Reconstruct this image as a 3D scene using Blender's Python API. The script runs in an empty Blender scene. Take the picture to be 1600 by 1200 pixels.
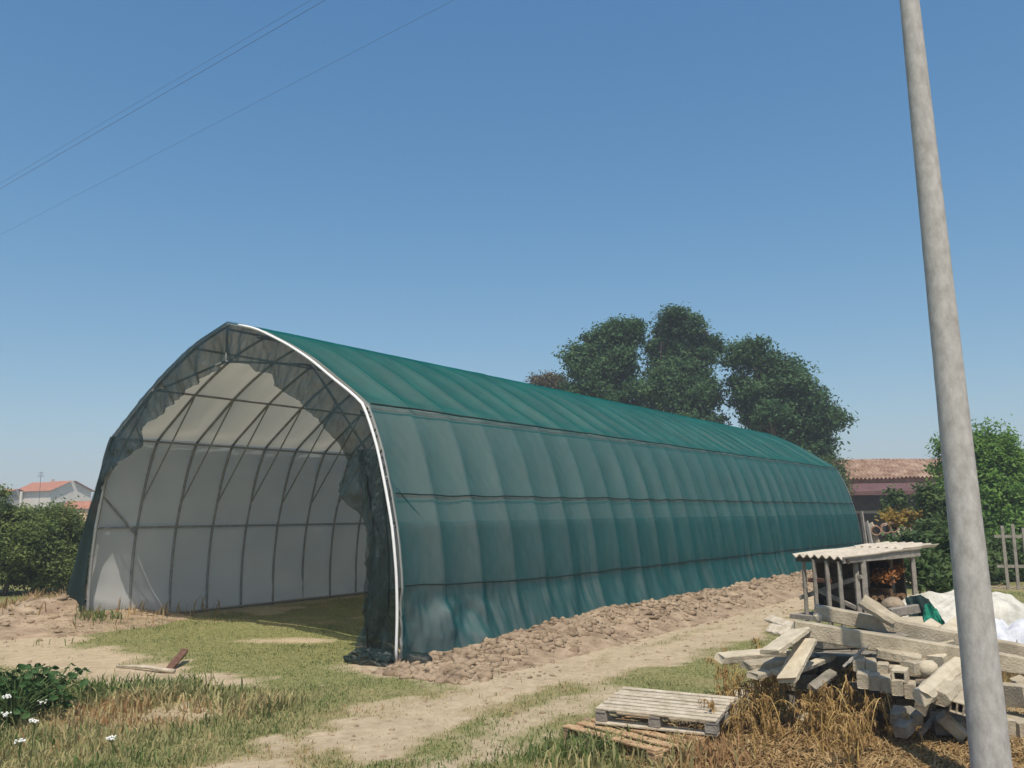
import bpy, math, random
import numpy as np
from mathutils import Vector, Matrix

rng = np.random.default_rng(7)
random.seed(7)
SC = bpy.context.scene
COL = SC.collection

# ---------------------------------------------------------------- camera
FPX, PITCH, ROLL, EYE = 1326.8, 0.1565, -0.0143, 1.9
CR = np.array([math.cos(ROLL), -math.sin(PITCH)*math.sin(ROLL), math.cos(PITCH)*math.sin(ROLL)])
CU = np.array([-math.sin(ROLL), -math.sin(PITCH)*math.cos(ROLL), math.cos(PITCH)*math.cos(ROLL)])
CF = np.array([0, math.cos(PITCH), math.sin(PITCH)])
cam_d = bpy.data.cameras.new('camera')
cam_d.sensor_width = 36.0
cam_d.lens = FPX/1600*36
cam_d.clip_start = 0.1
cam_d.clip_end = 6000
cam = bpy.data.objects.new('camera', cam_d)
COL.objects.link(cam)
M = Matrix.Identity(4)
for i in range(3):
    M[i][0], M[i][1], M[i][2] = CR[i], CU[i], -CF[i]
M[2][3] = EYE
cam.matrix_world = M
SC.camera = cam

# ---------------------------------------------------------------- sky, sun, exposure
SUN_EL, SUN_AZ = math.radians(62), math.radians(3)      # azimuth: to the right of straight behind the camera
W = bpy.data.worlds.new('World'); SC.world = W; W.use_nodes = True
nt = W.node_tree
for n in list(nt.nodes): nt.nodes.remove(n)
sky = nt.nodes.new('ShaderNodeTexSky'); sky.sky_type = 'NISHITA'; sky.sun_disc = False
sky.sun_elevation = SUN_EL; sky.sun_rotation = math.pi - SUN_AZ
sky.air_density = 1.0; sky.dust_density = 1.0; sky.ozone_density = 1.0; sky.altitude = 0
bg = nt.nodes.new('ShaderNodeBackground'); bg.inputs[1].default_value = 0.15
ow = nt.nodes.new('ShaderNodeOutputWorld')
sp_ = nt.nodes.new('ShaderNodeSeparateColor'); cb_ = nt.nodes.new('ShaderNodeCombineColor')      # the phone's colour response to the sky, same in every direction
nt.links.new(sky.outputs[0], sp_.inputs[0])
for i, (c_, p_) in enumerate(((.497, 1.2), (.935, .85), (1.56, .6))):
    pw = nt.nodes.new('ShaderNodeMath'); pw.operation = 'POWER'; pw.inputs[1].default_value = p_
    ml = nt.nodes.new('ShaderNodeMath'); ml.operation = 'MULTIPLY'; ml.inputs[1].default_value = c_
    nt.links.new(sp_.outputs[i], pw.inputs[0]); nt.links.new(pw.outputs[0], ml.inputs[0]); nt.links.new(ml.outputs[0], cb_.inputs[i])
nt.links.new(cb_.outputs[0], bg.inputs[0]); nt.links.new(bg.outputs[0], ow.inputs[0])
sd = bpy.data.lights.new('sun', 'SUN'); sd.energy = 4.8; sd.angle = math.radians(0.53); sd.color = (1.0, 0.91, 0.78)
sun = bpy.data.objects.new('sun', sd); COL.objects.link(sun)
S = Vector((math.sin(SUN_AZ)*math.cos(SUN_EL), -math.cos(SUN_AZ)*math.cos(SUN_EL), math.sin(SUN_EL)))
sun.rotation_euler = S.to_track_quat('Z', 'Y').to_euler()
SC.view_settings.view_transform = 'Standard'; SC.view_settings.look = 'None'
SC.view_settings.exposure = 0.0; SC.view_settings.gamma = 1.0; SC.view_settings.use_curve_mapping = False
SC.render.engine = 'CYCLES'
SC.cycles.transparent_max_bounces = 12
SC.cycles.max_bounces = 9

# ---------------------------------------------------------------- helpers
def at(px, py, D):
    d = CF + CR*(px-800)/FPX - CU*(py-600)/FPX
    return np.array([0, 0, EYE]) + d*D/d[1]
def gnd(px, py, z=0.0):
    d = CF + CR*(px-800)/FPX - CU*(py-600)/FPX
    return np.array([0, 0, EYE]) + d*(z-EYE)/d[2]

def _h(ix, iy, s):
    v = np.sin(ix*127.1 + iy*311.7 + s*74.7)*43758.5453
    return v - np.floor(v)
def vnoise(x, y, s=0):
    ix, iy = np.floor(x), np.floor(y); fx, fy = x-ix, y-iy
    fx = fx*fx*(3-2*fx); fy = fy*fy*(3-2*fy)
    a, b, c, d = _h(ix, iy, s), _h(ix+1, iy, s), _h(ix, iy+1, s), _h(ix+1, iy+1, s)
    return (a*(1-fx)+b*fx)*(1-fy)+(c*(1-fx)+d*fx)*fy
def fbm(x, y, s=0, o=4):
    x = np.asarray(x, float); y = np.asarray(y, float)
    r, a, t = 0, .5, 0
    for i in range(o):
        r = r + a*vnoise(x*2**i+i*17.3, y*2**i-i*9.1, s+i); t += a; a *= .5
    return r/t
def sstep(a, b, x):
    t = np.clip((x-a)/(b-a), 0, 1); return t*t*(3-2*t)

def mesh(name, V, F, mat=None, smooth=False, attrs=None):
    me = bpy.data.meshes.new(name)
    V = np.asarray(V, np.float32)
    if isinstance(F, np.ndarray):
        n, k = F.shape
        me.vertices.add(len(V)); me.vertices.foreach_set('co', V.ravel())
        me.loops.add(n*k); me.loops.foreach_set('vertex_index', F.astype(np.int32).ravel())
        me.polygons.add(n); me.polygons.foreach_set('loop_start', np.arange(0, n*k, k, dtype=np.int32))
        me.update(calc_edges=True)
    else:
        me.from_pydata(V.tolist(), [], [list(f) for f in F]); me.update()
    if attrs:
        for k, v in attrs.items():
            a = me.attributes.new(k, 'FLOAT', 'POINT'); a.data.foreach_set('value', np.asarray(v, np.float32))
    if smooth:
        me.polygons.foreach_set('use_smooth', np.ones(len(me.polygons), dtype=bool))
    if mat: me.materials.append(mat)
    return me

def tag(o, label=None, cat=None, group=None, kind=None):
    if label: o['label'] = label
    if cat: o['category'] = cat
    if group: o['group'] = group
    if kind: o['kind'] = kind
    return o
def obj(name, V, F, mat, parent=None, smooth=False, attrs=None, kind=None):
    if parent is not None:
        V = np.asarray(V, float) - np.array(parent.get('_o', (0, 0, 0)))
    o = bpy.data.objects.new(name, mesh(name, V, F, mat, smooth, attrs)); COL.objects.link(o)
    if parent is not None:
        o.parent = parent
        o['_o'] = list(parent.get('_o', (0, 0, 0)))
    if kind: o['kind'] = kind
    return o
def thing(name, loc, label, cat, group=None):
    o = bpy.data.objects.new(name, None); COL.objects.link(o); o.location = loc
    o['_o'] = [float(c) for c in loc]; o.empty_display_size = .2
    return tag(o, label, cat, group)
def solo(name, V, F, mat, loc, label=None, cat=None, group=None, kind=None, smooth=False, attrs=None):
    """a thing that is one mesh, its origin at loc"""
    o = bpy.data.objects.new(name, mesh(name, np.asarray(V, float)-np.asarray(loc, float), F, mat, smooth, attrs)); COL.objects.link(o)
    o.location = loc
    return tag(o, label, cat, group, kind)
def dup(root, loc, rotz=0, scale=1, label=None, group=None):
    r = root.copy(); COL.objects.link(r); r.location = loc; r.rotation_euler = (0, 0, rotz); r.scale = (scale,)*3
    if label: r['label'] = label
    if group: r['group'] = group
    for ch in list(root.children):
        c = ch.copy(); COL.objects.link(c); c.parent = r
        for g in list(ch.children):
            d = g.copy(); COL.objects.link(d); d.parent = c
    return r

class MB:
    def __init__(s): s.V, s.F, s.n = [], [], 0
    def add(s, V, F):
        s.V.append(np.asarray(V, float)); s.F += [tuple(int(i)+s.n for i in f) for f in F]; s.n += len(V); return s
    def get(s): return np.concatenate(s.V), s.F

def norm(v): v = np.asarray(v, float); return v/np.linalg.norm(v)
BOXF = [(0, 3, 2, 1), (4, 5, 6, 7), (0, 1, 5, 4), (1, 2, 6, 5), (2, 3, 7, 6), (3, 0, 4, 7)]
def box(c, s, R=None):
    """box of size s centred at c; rows of R are its axes"""
    x, y, z = np.asarray(s)/2
    V = np.array([(-x, -y, -z), (x, -y, -z), (x, y, -z), (-x, y, -z), (-x, -y, z), (x, -y, z), (x, y, z), (-x, y, z)])
    if R is not None: V = V@np.asarray(R)
    return V+np.asarray(c), BOXF
def frame(p0, p1, roll=0.0):
    """axes: x along the piece, y across, z up"""
    x = norm(np.asarray(p1)-np.asarray(p0)); up = np.array([0, 0, 1.0])
    if abs(x@up) > .97: up = np.array([0, 1.0, 0])
    y = norm(np.cross(up, x)); z = np.cross(x, y)
    y2 = y*math.cos(roll)+z*math.sin(roll); z2 = np.cross(x, y2)
    return np.array([x, y2, z2])
def bar(p0, p1, w, h, roll=0.0):
    p0, p1 = np.asarray(p0, float), np.asarray(p1, float)
    return box((p0+p1)/2, (np.linalg.norm(p1-p0), w, h), frame(p0, p1, roll))
def rough_bar(p0, p1, w, h, roll=0.0, ch=.010, rings=16, amp=.0018, seed=0, endjag=.01):
    """a worn, chamfered beam"""
    p0, p1 = np.asarray(p0, float), np.asarray(p1, float); R = frame(p0, p1, roll); L = np.linalg.norm(p1-p0)
    r = np.random.default_rng(seed)
    a, b = w/2, h/2; c = min(ch, a*.6, b*.6)
    sec = np.array([(-a+c, -b), (a-c, -b), (a, -b+c), (a, b-c), (a-c, b), (-a+c, b), (-a, b-c), (-a, -b+c)])
    V, n = [], len(sec)
    for i in range(rings):
        t = i/(rings-1)
        s2 = sec*(1 + 0*sec) + r.normal(0, amp, sec.shape)
        if i in (0, rings-1): s2 = s2*(1-.06)
        jx = (t-.5)*L + (r.normal(0, endjag, n) if i in (0, rings-1) else 0)
        V.append(np.stack([jx+np.zeros(n), s2[:, 0], s2[:, 1]], 1))
    V = np.concatenate(V)@R + (p0+p1)/2
    F = []
    for i in range(rings-1):
        for j in range(n): F.append((i*n+j, i*n+(j+1) % n, (i+1)*n+(j+1) % n, (i+1)*n+j))
    F.append(tuple(range(n-1, -1, -1))); F.append(tuple(range((rings-1)*n, rings*n)))
    return V, F
def tube(P, r, n=6, cap=True):
    P = np.asarray(P, float); m = len(P); r = np.broadcast_to(np.asarray(r, float), (m,))
    T = np.gradient(P, axis=0); T /= np.linalg.norm(T, axis=1)[:, None]+1e-12
    up = np.array([0, 0, 1.0]) if abs(T[0, 2]) < .9 else np.array([1.0, 0, 0])
    u = norm(np.cross(T[0], up)); V = []
    for i in range(m):
        u = u-(u@T[i])*T[i]; u = norm(u); v = np.cross(T[i], u)
        for k in range(n):
            a = 2*math.pi*k/n; V.append(P[i]+r[i]*(math.cos(a)*u+math.sin(a)*v))
    F = [(i*n+k, i*n+(k+1) % n, (i+1)*n+(k+1) % n, (i+1)*n+k) for i in range(m-1) for k in range(n)]
    if cap: F += [tuple(range(n-1, -1, -1)), tuple(range((m-1)*n, m*n))]
    return np.array(V), F
def gridfaces(nu, nv):
    i, j = np.meshgrid(np.arange(nu-1), np.arange(nv-1), indexing='ij'); a = (i*nv+j).ravel()
    return np.stack([a, a+nv, a+nv+1, a+1], 1)
def cells(xs, ys, solid, p0, p1, roll=0.0):
    """prism whose section is a grid of solid and empty cells, pushed from p0 to p1"""
    p0, p1 = np.asarray(p0, float), np.asarray(p1, float); R = frame(p0, p1, roll); L = np.linalg.norm(p1-p0)
    nx, ny = len(xs), len(ys); idx = {}; V, F = [], []
    def vid(i, j, e):
        if (i, j, e) not in idx:
            idx[(i, j, e)] = len(V); V.append(((-L/2, L/2)[e], xs[i], ys[j]))
        return idx[(i, j, e)]
    ok = lambda i, j: 0 <= i < nx-1 and 0 <= j < ny-1 and solid[j][i]
    for i in range(nx-1):
        for j in range(ny-1):
            if not ok(i, j): continue
            F.append((vid(i, j, 0), vid(i, j+1, 0), vid(i+1, j+1, 0), vid(i+1, j, 0)))
            F.append((vid(i, j, 1), vid(i+1, j, 1), vid(i+1, j+1, 1), vid(i, j+1, 1)))
            for (di, dj, a, b) in ((-1, 0, (i, j), (i, j+1)), (1, 0, (i+1, j+1), (i+1, j)), (0, -1, (i+1, j), (i, j)), (0, 1, (i, j+1), (i+1, j+1))):
                if not ok(i+di, j+dj):
                    F.append((vid(*a, 0), vid(*a, 1), vid(*b, 1), vid(*b, 0)))
    return np.array(V)@R+(p0+p1)/2, F
ICO = None
def ico(sub=1):
    import bmesh
    bm = bmesh.new(); bmesh.ops.create_icosphere(bm, subdivisions=sub, radius=1)
    V = np.array([v.co[:] for v in bm.verts]); F = np.array([[v.index for v in f.verts] for f in bm.faces]); bm.free(); return V, F
def lump(c, r, seed=0, sub=2, rough=.25, squash=(1, 1, 1)):
    V, F = ico(sub); r0 = np.random.default_rng(seed)
    k = r0.normal(0, 1, (5, 3)); ph = r0.uniform(0, 6, 5)
    d = sum(np.sin(V@k[i]*2.2+ph[i]) for i in range(5))/5
    V = V*(1+rough*d[:, None]+r0.normal(0, rough*.15, (len(V), 1)))
    return V*r*np.array(squash)+np.asarray(c), F

# ---------------------------------------------------------------- materials
def mat(name, col, rough=.85, var=.12, scale=6.0, col2=None, bump=.0, bscale=40.0, spec=.25, metal=0.0, detail=6, stretch=None, mix_lo=.35, mix_hi=.65):
    m = bpy.data.materials.new(name); m.use_nodes = True; t = m.node_tree; N = t.nodes; Lk = t.links
    b = N['Principled BSDF']; b.inputs['Roughness'].default_value = rough; b.inputs['Metallic'].default_value = metal
    b.inputs['Specular IOR Level'].default_value = spec
    tc = N.new('ShaderNodeTexCoord'); src = tc.outputs['Object']
    if stretch:
        mp = N.new('ShaderNodeMapping'); mp.inputs['Scale'].default_value = stretch; Lk.new(src, mp.inputs['Vector']); src = mp.outputs[0]
    nz = N.new('ShaderNodeTexNoise'); nz.inputs['Scale'].default_value = scale; nz.inputs['Detail'].default_value = detail; nz.inputs['Roughness'].default_value = .65
    Lk.new(src, nz.inputs['Vector'])
    cr = N.new('ShaderNodeValToRGB'); c = np.array(col); c2 = np.array(col2) if col2 is not None else c*(1+var*2)
    c1 = c if col2 is not None else c*(1-var*2)
    cr.color_ramp.elements[0].position = mix_lo; cr.color_ramp.elements[1].position = mix_hi
    cr.color_ramp.elements[0].color = (*np.clip(c1, 0, 1), 1); cr.color_ramp.elements[1].color = (*np.clip(c2, 0, 1), 1)
    Lk.new(nz.outputs[0], cr.inputs[0]); Lk.new(cr.outputs[0], b.inputs['Base Color'])
    if bump:
        n2 = N.new('ShaderNodeTexNoise'); n2.inputs['Scale'].default_value = bscale; n2.inputs['Detail'].default_value = 5
        Lk.new(src, n2.inputs['Vector'])
        bp = N.new('ShaderNodeBump'); bp.inputs['Strength'].default_value = bump; bp.inputs['Distance'].default_value = .02
        Lk.new(n2.outputs[0], bp.inputs['Height']); Lk.new(bp.outputs[0], b.inputs['Normal'])
    return m
def leafmat(name, c1, c2, trans=.35, scale=.8, attr=None, rough=.6, c3=None):
    """leaf colour varies from clump to clump, light passes through"""
    m = bpy.data.materials.new(name); m.use_nodes = True; t = m.node_tree; N = t.nodes; Lk = t.links
    b = N['Principled BSDF']; b.inputs['Roughness'].default_value = rough; b.inputs['Specular IOR Level'].default_value = .2
    cr = N.new('ShaderNodeValToRGB')
    cr.color_ramp.elements[0].color = (*c1, 1); cr.color_ramp.elements[1].color = (*c2, 1)
    if c3:
        cr.color_ramp.elements[1].position = .62; e3 = cr.color_ramp.elements.new(1.0); e3.color = (*c3, 1)
    if attr:
        a = N.new('ShaderNodeAttribute'); a.attribute_name = attr; Lk.new(a.outputs['Fac'], cr.inputs[0])
    else:
        tc = N.new('ShaderNodeTexCoord'); nz = N.new('ShaderNodeTexNoise'); nz.inputs['Scale'].default_value = scale; nz.inputs['Detail'].default_value = 8
        nz.inputs['Roughness'].default_value = .8
        Lk.new(tc.outputs['Object'], nz.inputs['Vector']); Lk.new(nz.outputs[0], cr.inputs[0])
        cr.color_ramp.elements[0].position = .35; cr.color_ramp.elements[1].position = .65
    Lk.new(cr.outputs[0], b.inputs['Base Color'])
    tr = N.new('ShaderNodeBsdfTranslucent'); Lk.new(cr.outputs[0], tr.inputs[0])
    mx = N.new('ShaderNodeMixShader'); mx.inputs[0].default_value = trans
    Lk.new(b.outputs[0], mx.inputs[1]); Lk.new(tr.outputs[0], mx.inputs[2]); Lk.new(mx.outputs[0], N['Material Output'].inputs[0])
    return m
def netmat(name, col, hole, col2=None, rough=.55, spec=.3, glint=0.0, weave=.25, trans=.15, fuzz=.0):
    """woven shade net: threads that reflect and pass a little light, and holes between them"""
    m = bpy.data.materials.new(name); m.use_nodes = True; t = m.node_tree; N = t.nodes; Lk = t.links
    b = N['Principled BSDF']; b.inputs['Roughness'].default_value = rough; b.inputs['Specular IOR Level'].default_value = spec
    if fuzz:
        b.inputs['Sheen Weight'].default_value = fuzz; b.inputs['Sheen Roughness'].default_value = .5
    tc = N.new('ShaderNodeTexCoord')
    nz = N.new('ShaderNodeTexNoise'); nz.inputs['Scale'].default_value = 1.3; nz.inputs['Detail'].default_value = 7; nz.inputs['Roughness'].default_value = .7
    Lk.new(tc.outputs['Object'], nz.inputs['Vector'])
    cr = N.new('ShaderNodeValToRGB'); c = np.array(col)
    cr.color_ramp.elements[0].position = .3; cr.color_ramp.elements[1].position = .7
    cr.color_ramp.elements[0].color = (*(c*.85), 1); cr.color_ramp.elements[1].color = (*(np.array(col2) if col2 else c*1.15), 1)
    Lk.new(nz.outputs[0], cr.inputs[0]); Lk.new(cr.outputs[0], b.inputs['Base Color'])
    n2 = N.new('ShaderNodeTexNoise'); n2.inputs['Scale'].default_value = 26; n2.inputs['Detail'].default_value = 4
    mp = N.new('ShaderNodeMapping'); mp.inputs['Scale'].default_value = (1, 1, .5)
    Lk.new(tc.outputs['Object'], mp.inputs['Vector']); Lk.new(mp.outputs[0], n2.inputs['Vector'])
    bp = N.new('ShaderNodeBump'); bp.inputs['Strength'].default_value = weave; bp.inputs['Distance'].default_value = .02
    Lk.new(n2.outputs[0], bp.inputs['Height']); Lk.new(bp.outputs[0], b.inputs['Normal'])
    tl = N.new('ShaderNodeBsdfTranslucent'); Lk.new(cr.outputs[0], tl.inputs[0])
    mt = N.new('ShaderNodeMixShader'); mt.inputs[0].default_value = trans
    Lk.new(b.outputs[0], mt.inputs[1]); Lk.new(tl.outputs[0], mt.inputs[2])
    tp = N.new('ShaderNodeBsdfTransparent')
    lw = N.new('ShaderNodeLayerWeight'); lw.inputs[0].default_value = .5
    ma = N.new('ShaderNodeMath'); ma.operation = 'MULTIPLY_ADD'; ma.inputs[1].default_value = -hole; ma.inputs[2].default_value = hole; ma.use_clamp = True
    Lk.new(lw.outputs['Facing'], ma.inputs[0])
    mx = N.new('ShaderNodeMixShader'); Lk.new(ma.outputs[0], mx.inputs[0])
    Lk.new(mt.outputs[0], mx.inputs[1]); Lk.new(tp.outputs[0], mx.inputs[2])
    Lk.new(mx.outputs[0], N['Material Output'].inputs[0])
    return m

MT = {}
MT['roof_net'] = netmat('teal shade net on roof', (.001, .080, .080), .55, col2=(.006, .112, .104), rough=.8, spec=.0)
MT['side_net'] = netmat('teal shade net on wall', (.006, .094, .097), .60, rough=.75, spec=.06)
MT['overlap'] = netmat('second layer of teal net', (.008, .098, .100), 1.3, rough=.7, spec=.1)
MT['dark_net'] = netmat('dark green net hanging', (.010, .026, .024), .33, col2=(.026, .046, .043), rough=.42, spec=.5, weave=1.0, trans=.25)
MT['left_net'] = netmat('teal net darkened for shade', (.008, .026, .026), .40, rough=.6)  # same teal net, its shade put into a darker colour
MT['strip_net'] = netmat('doubled dark net', (.010, .028, .028), .10, rough=.6)  # dark from doubled layers, with shade in the colour too
MT['strap'] = mat('black cord', (.012, .03, .03), .7)
MT['galv'] = mat('galvanised pipe', (.27, .28, .28), .5, .06, 20, metal=.35)
MT['galv_dull'] = mat('dull grey steel tube', (.24, .25, .25), .6, .1, 12, metal=.1)
MT['lit_pipe'] = mat('sunlit galvanised pipe', (.80, .80, .80), .4, .03, 9)  # galvanised steel, white stands for the sun on it
def lining(nm, tr_, k_, tc_=(.75, .69, .58)):
    m = bpy.data.materials.new(nm); m.use_nodes = True; t = m.node_tree; N = t.nodes; Lk = t.links
    b = N['Principled BSDF']; b.inputs['Roughness'].default_value = .6; b.inputs['Specular IOR Level'].default_value = .25
    tc = N.new('ShaderNodeTexCoord'); nz = N.new('ShaderNodeTexNoise'); nz.inputs['Scale'].default_value = 1.1; nz.inputs['Detail'].default_value = 6
    Lk.new(tc.outputs['Object'], nz.inputs['Vector'])
    cr = N.new('ShaderNodeValToRGB'); cr.color_ramp.elements[0].color = (.68*k_, .695*k_, .69*k_, 1); cr.color_ramp.elements[1].color = (.79*k_, .80*k_, .795*k_, 1)
    cr.color_ramp.elements[0].position = .3; cr.color_ramp.elements[1].position = .6
    Lk.new(nz.outputs[0], cr.inputs[0]); Lk.new(cr.outputs[0], b.inputs['Base Color'])
    tl = N.new('ShaderNodeBsdfTranslucent'); tl.inputs[0].default_value = (*tc_, 1)
    mt = N.new('ShaderNodeMixShader'); mt.inputs[0].default_value = tr_
    Lk.new(b.outputs[0], mt.inputs[1]); Lk.new(tl.outputs[0], mt.inputs[2]); Lk.new(mt.outputs[0], N['Material Output'].inputs[0])
    return m
MT['lining'] = lining('white woven lining on wall', .50, 1.10, (.68, .74, .74))
MT['roof_lining'] = lining('white woven lining on roof', .60, 1.08, (.82, .74, .60))
MT['concrete'] = mat('weathered concrete', (.29, .25, .185), .95, col2=(.47, .41, .31), scale=5, bump=.5, bscale=60)
MT['concrete_pale'] = mat('pale concrete', (.42, .365, .27), .95, col2=(.57, .505, .385), scale=7, bump=.4, bscale=70)
MT['concrete_shaded'] = mat('concrete darkened for shade', (.14, .125, .10), .95, col2=(.30, .27, .22), scale=6, bump=.5, bscale=60)  # same concrete, darkened in colour for pieces lying in shade
MT['pole'] = mat('spun concrete pole', (.325, .315, .30), .9, col2=(.48, .468, .45), scale=18, bump=.12, bscale=110, stretch=(1, 1, .5), detail=12)
MT['wood_pale'] = mat('weathered pale wood', (.36, .30, .215), .9, col2=(.56, .50, .40), scale=9, bump=.35, bscale=50, stretch=(1, 1, 1))
MT['wood_brown'] = mat('brown pallet wood', (.33, .205, .115), .9, col2=(.52, .365, .215), scale=9, bump=.35, bscale=50)
MT['wood_grey'] = mat('grey weathered wood', (.20, .18, .155), .92, col2=(.33, .30, .26), scale=12, bump=.4, bscale=60)
MT['wood_dark'] = mat('dark old wood', (.045, .035, .028), .95, col2=(.10, .08, .06), scale=12, bump=.4, bscale=60)
MT['rust'] = mat('rusty metal', (.10, .045, .03), .85, col2=(.17, .10, .07), scale=14)
MT['fibre'] = mat('fibre cement sheet', (.40, .35, .285), .92, col2=(.56, .50, .41), scale=6, bump=.3, bscale=60)
MT['tile'] = mat('terracotta tile', (.20, .12, .085), .9, col2=(.40, .29, .225), scale=1.6, detail=10, bump=.2, bscale=20, mix_lo=.4, mix_hi=.62)
MT['tile_red'] = mat('red roof tile', (.36, .15, .095), .9, col2=(.46, .22, .15), scale=2.5)
MT['plaster_orange'] = mat('peeling ochre plaster', (.55, .36, .20), .95, col2=(.62, .47, .31), scale=1.3, detail=9)
MT['plaster_white'] = mat('pale plaster', (.58, .53, .49), .95, col2=(.66, .62, .58), scale=.6)
MT['plaster_grey'] = mat('grey plaster', (.28, .27, .26), .95, col2=(.38, .37, .35), scale=.6)
MT['brick'] = mat('old brick', (.36, .17, .10), .95, col2=(.52, .32, .22), scale=3, detail=9)
MT['maroon'] = mat('maroon gutter', (.10, .05, .05), .8, col2=(.16, .085, .085), scale=2)
MT['dark'] = mat('dark for shaded openings', (.05, .05, .05), .95, col2=(.10, .09, .085), scale=2)  # dark colour in place of the shade inside openings
MT['glass'] = mat('window glass', (.03, .035, .04), .1, .02, spec=.5)
MT['tarp'] = mat('cream plastic tarp', (.40, .385, .33), .65, col2=(.62, .60, .53), scale=5, bump=.8, bscale=12, spec=.3)
MT['tarp_white'] = mat('bluish white plastic', (.44, .46, .51), .6, col2=(.64, .65, .68), scale=5, bump=.6, bscale=12)
MT['green_net'] = mat('green netting scrap', (.01, .15, .10), .7, col2=(.02, .26, .18), scale=14, bump=.6, bscale=30)
MT['stone'] = mat('brown stone', (.22, .17, .12), .95, col2=(.36, .29, .21), scale=5, bump=.6, bscale=30)
MT['bark'] = mat('bark', (.07, .055, .04), .95, col2=(.14, .115, .09), scale=8, bump=.6, bscale=25)
MT['soil'] = mat('dry clay soil', (.21, .152, .105), 1.0, col2=(.40, .31, .215), scale=3.5, detail=10, bump=.8, bscale=30, spec=.05)
MT['clod'] = mat('dry clay clod', (.20, .145, .10), 1.0, col2=(.40, .31, .215), scale=2.2, detail=9, bump=.6, bscale=40, spec=.05)
MT['tree_leaf'] = leafmat('dark tree leaf', (.026, .080, .036), (.115, .205, .085), .35, .6)
MT['tree_leaf_dry'] = leafmat('brownish tree leaf', (.08, .07, .035), (.14, .115, .06), .25, .5)
MT['orchard_leaf'] = leafmat('orchard leaf', (.080, .130, .036), (.26, .31, .10), .42, .9)
MT['bush_leaf'] = leafmat('bright bush leaf', (.075, .165, .030), (.22, .37, .085), .42, .7)
MT['shrub_leaf'] = leafmat('shrub leaf', (.04, .085, .028), (.14, .20, .065), .35, 1.0)
MT['yellow_leaf'] = leafmat('yellow leaf', (.22, .15, .03), (.40, .28, .07), .3, 2.0)
MT['broad_leaf'] = leafmat('broad dark leaf', (.03, .075, .022), (.075, .15, .045), .3, 4.0)
MT['dry_leaf'] = leafmat('dry leaf', (.16, .088, .034), (.54, .365, .155), .3, 20.0)
MT['dry_stem'] = mat('dry yellow stem', (.38, .25, .08), .8, col2=(.52, .39, .16), scale=8)
MT['rust_leaf'] = leafmat('orange dead leaf', (.17, .055, .015), (.42, .19, .06), .25, 9.0)
MT['blade'] = leafmat('grass blade', (.115, .170, .050), (.46, .395, .20), .3, attr='dry', c3=(.36, .215, .105))
MT['straw'] = leafmat('straw', (.26, .155, .06), (.50, .37, .19), .2, attr='dry')
MT['white_flower'] = mat('white blossom', (.80, .80, .76), .8, .03)
MT['stem_green'] = mat('green stem', (.08, .12, .04), .8)
MT['log'] = mat('firewood', (.13, .08, .045), .95, col2=(.25, .16, .09), scale=10, bump=.5, bscale=30)
MT['clay_pipe'] = mat('clay pipe', (.30, .17, .11), .85, col2=(.40, .27, .19), scale=4)
MT['wire'] = mat('power line wire', (.10, .10, .11), .6)

# ================================================================ GROUND
AX = np.array([math.sin(.6214), math.cos(.6214)]); LF = np.array([-math.cos(.6214), math.sin(.6214)])
B0 = np.array([-1.563, 11.903]); TW_, TL_ = 8.17, 24.59
def TW(w, s, z):
    w, s, z = np.broadcast_arrays(np.asarray(w, float), np.asarray(s, float), np.asarray(z, float))
    return np.stack([B0[0]+w*LF[0]+s*AX[0], B0[1]+w*LF[1]+s*AX[1], z], -1)
def ws(x, y):
    dx, dy = x-B0[0], y-B0[1]
    return dx*LF[0]+dy*LF[1], dx*AX[0]+dy*AX[1]
def poly_dist(x, y, P):
    best = np.full(np.shape(x), 1e9)
    for (ax, ay), (bx, by) in zip(P[:-1], P[1:]):
        t = np.clip(((x-ax)*(bx-ax)+(y-ay)*(by-ay))/((bx-ax)**2+(by-ay)**2), 0, 1)
        best = np.minimum(best, np.hypot(x-ax-t*(bx-ax), y-ay-t*(by-ay)))
    return best
def mound_h(x, y):
    w, s = ws(x, y)
    cross = sstep(-2.0, -.95, w)*sstep(.35, -.75, w)
    along = sstep(-.95, .6, s)*(.45+.55*sstep(.3, 4, s))
    lumps = .55+.9*fbm(x*1.3, y*1.3, 5)
    h = .25*cross*along*lumps + cross*along*(.17*(fbm(x*3.4, y*3.4, 8)-.4)+.09*(fbm(x*9, y*9, 18)-.45))
    # small heap left of the tunnel
    hx = np.exp(-(((x+9.0)/1.5)**2+((y-17.3)/1.6)**2))
    return np.maximum(h, 0)+.45*hx*(.6+.8*fbm(x*1.6, y*1.6, 9))
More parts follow.
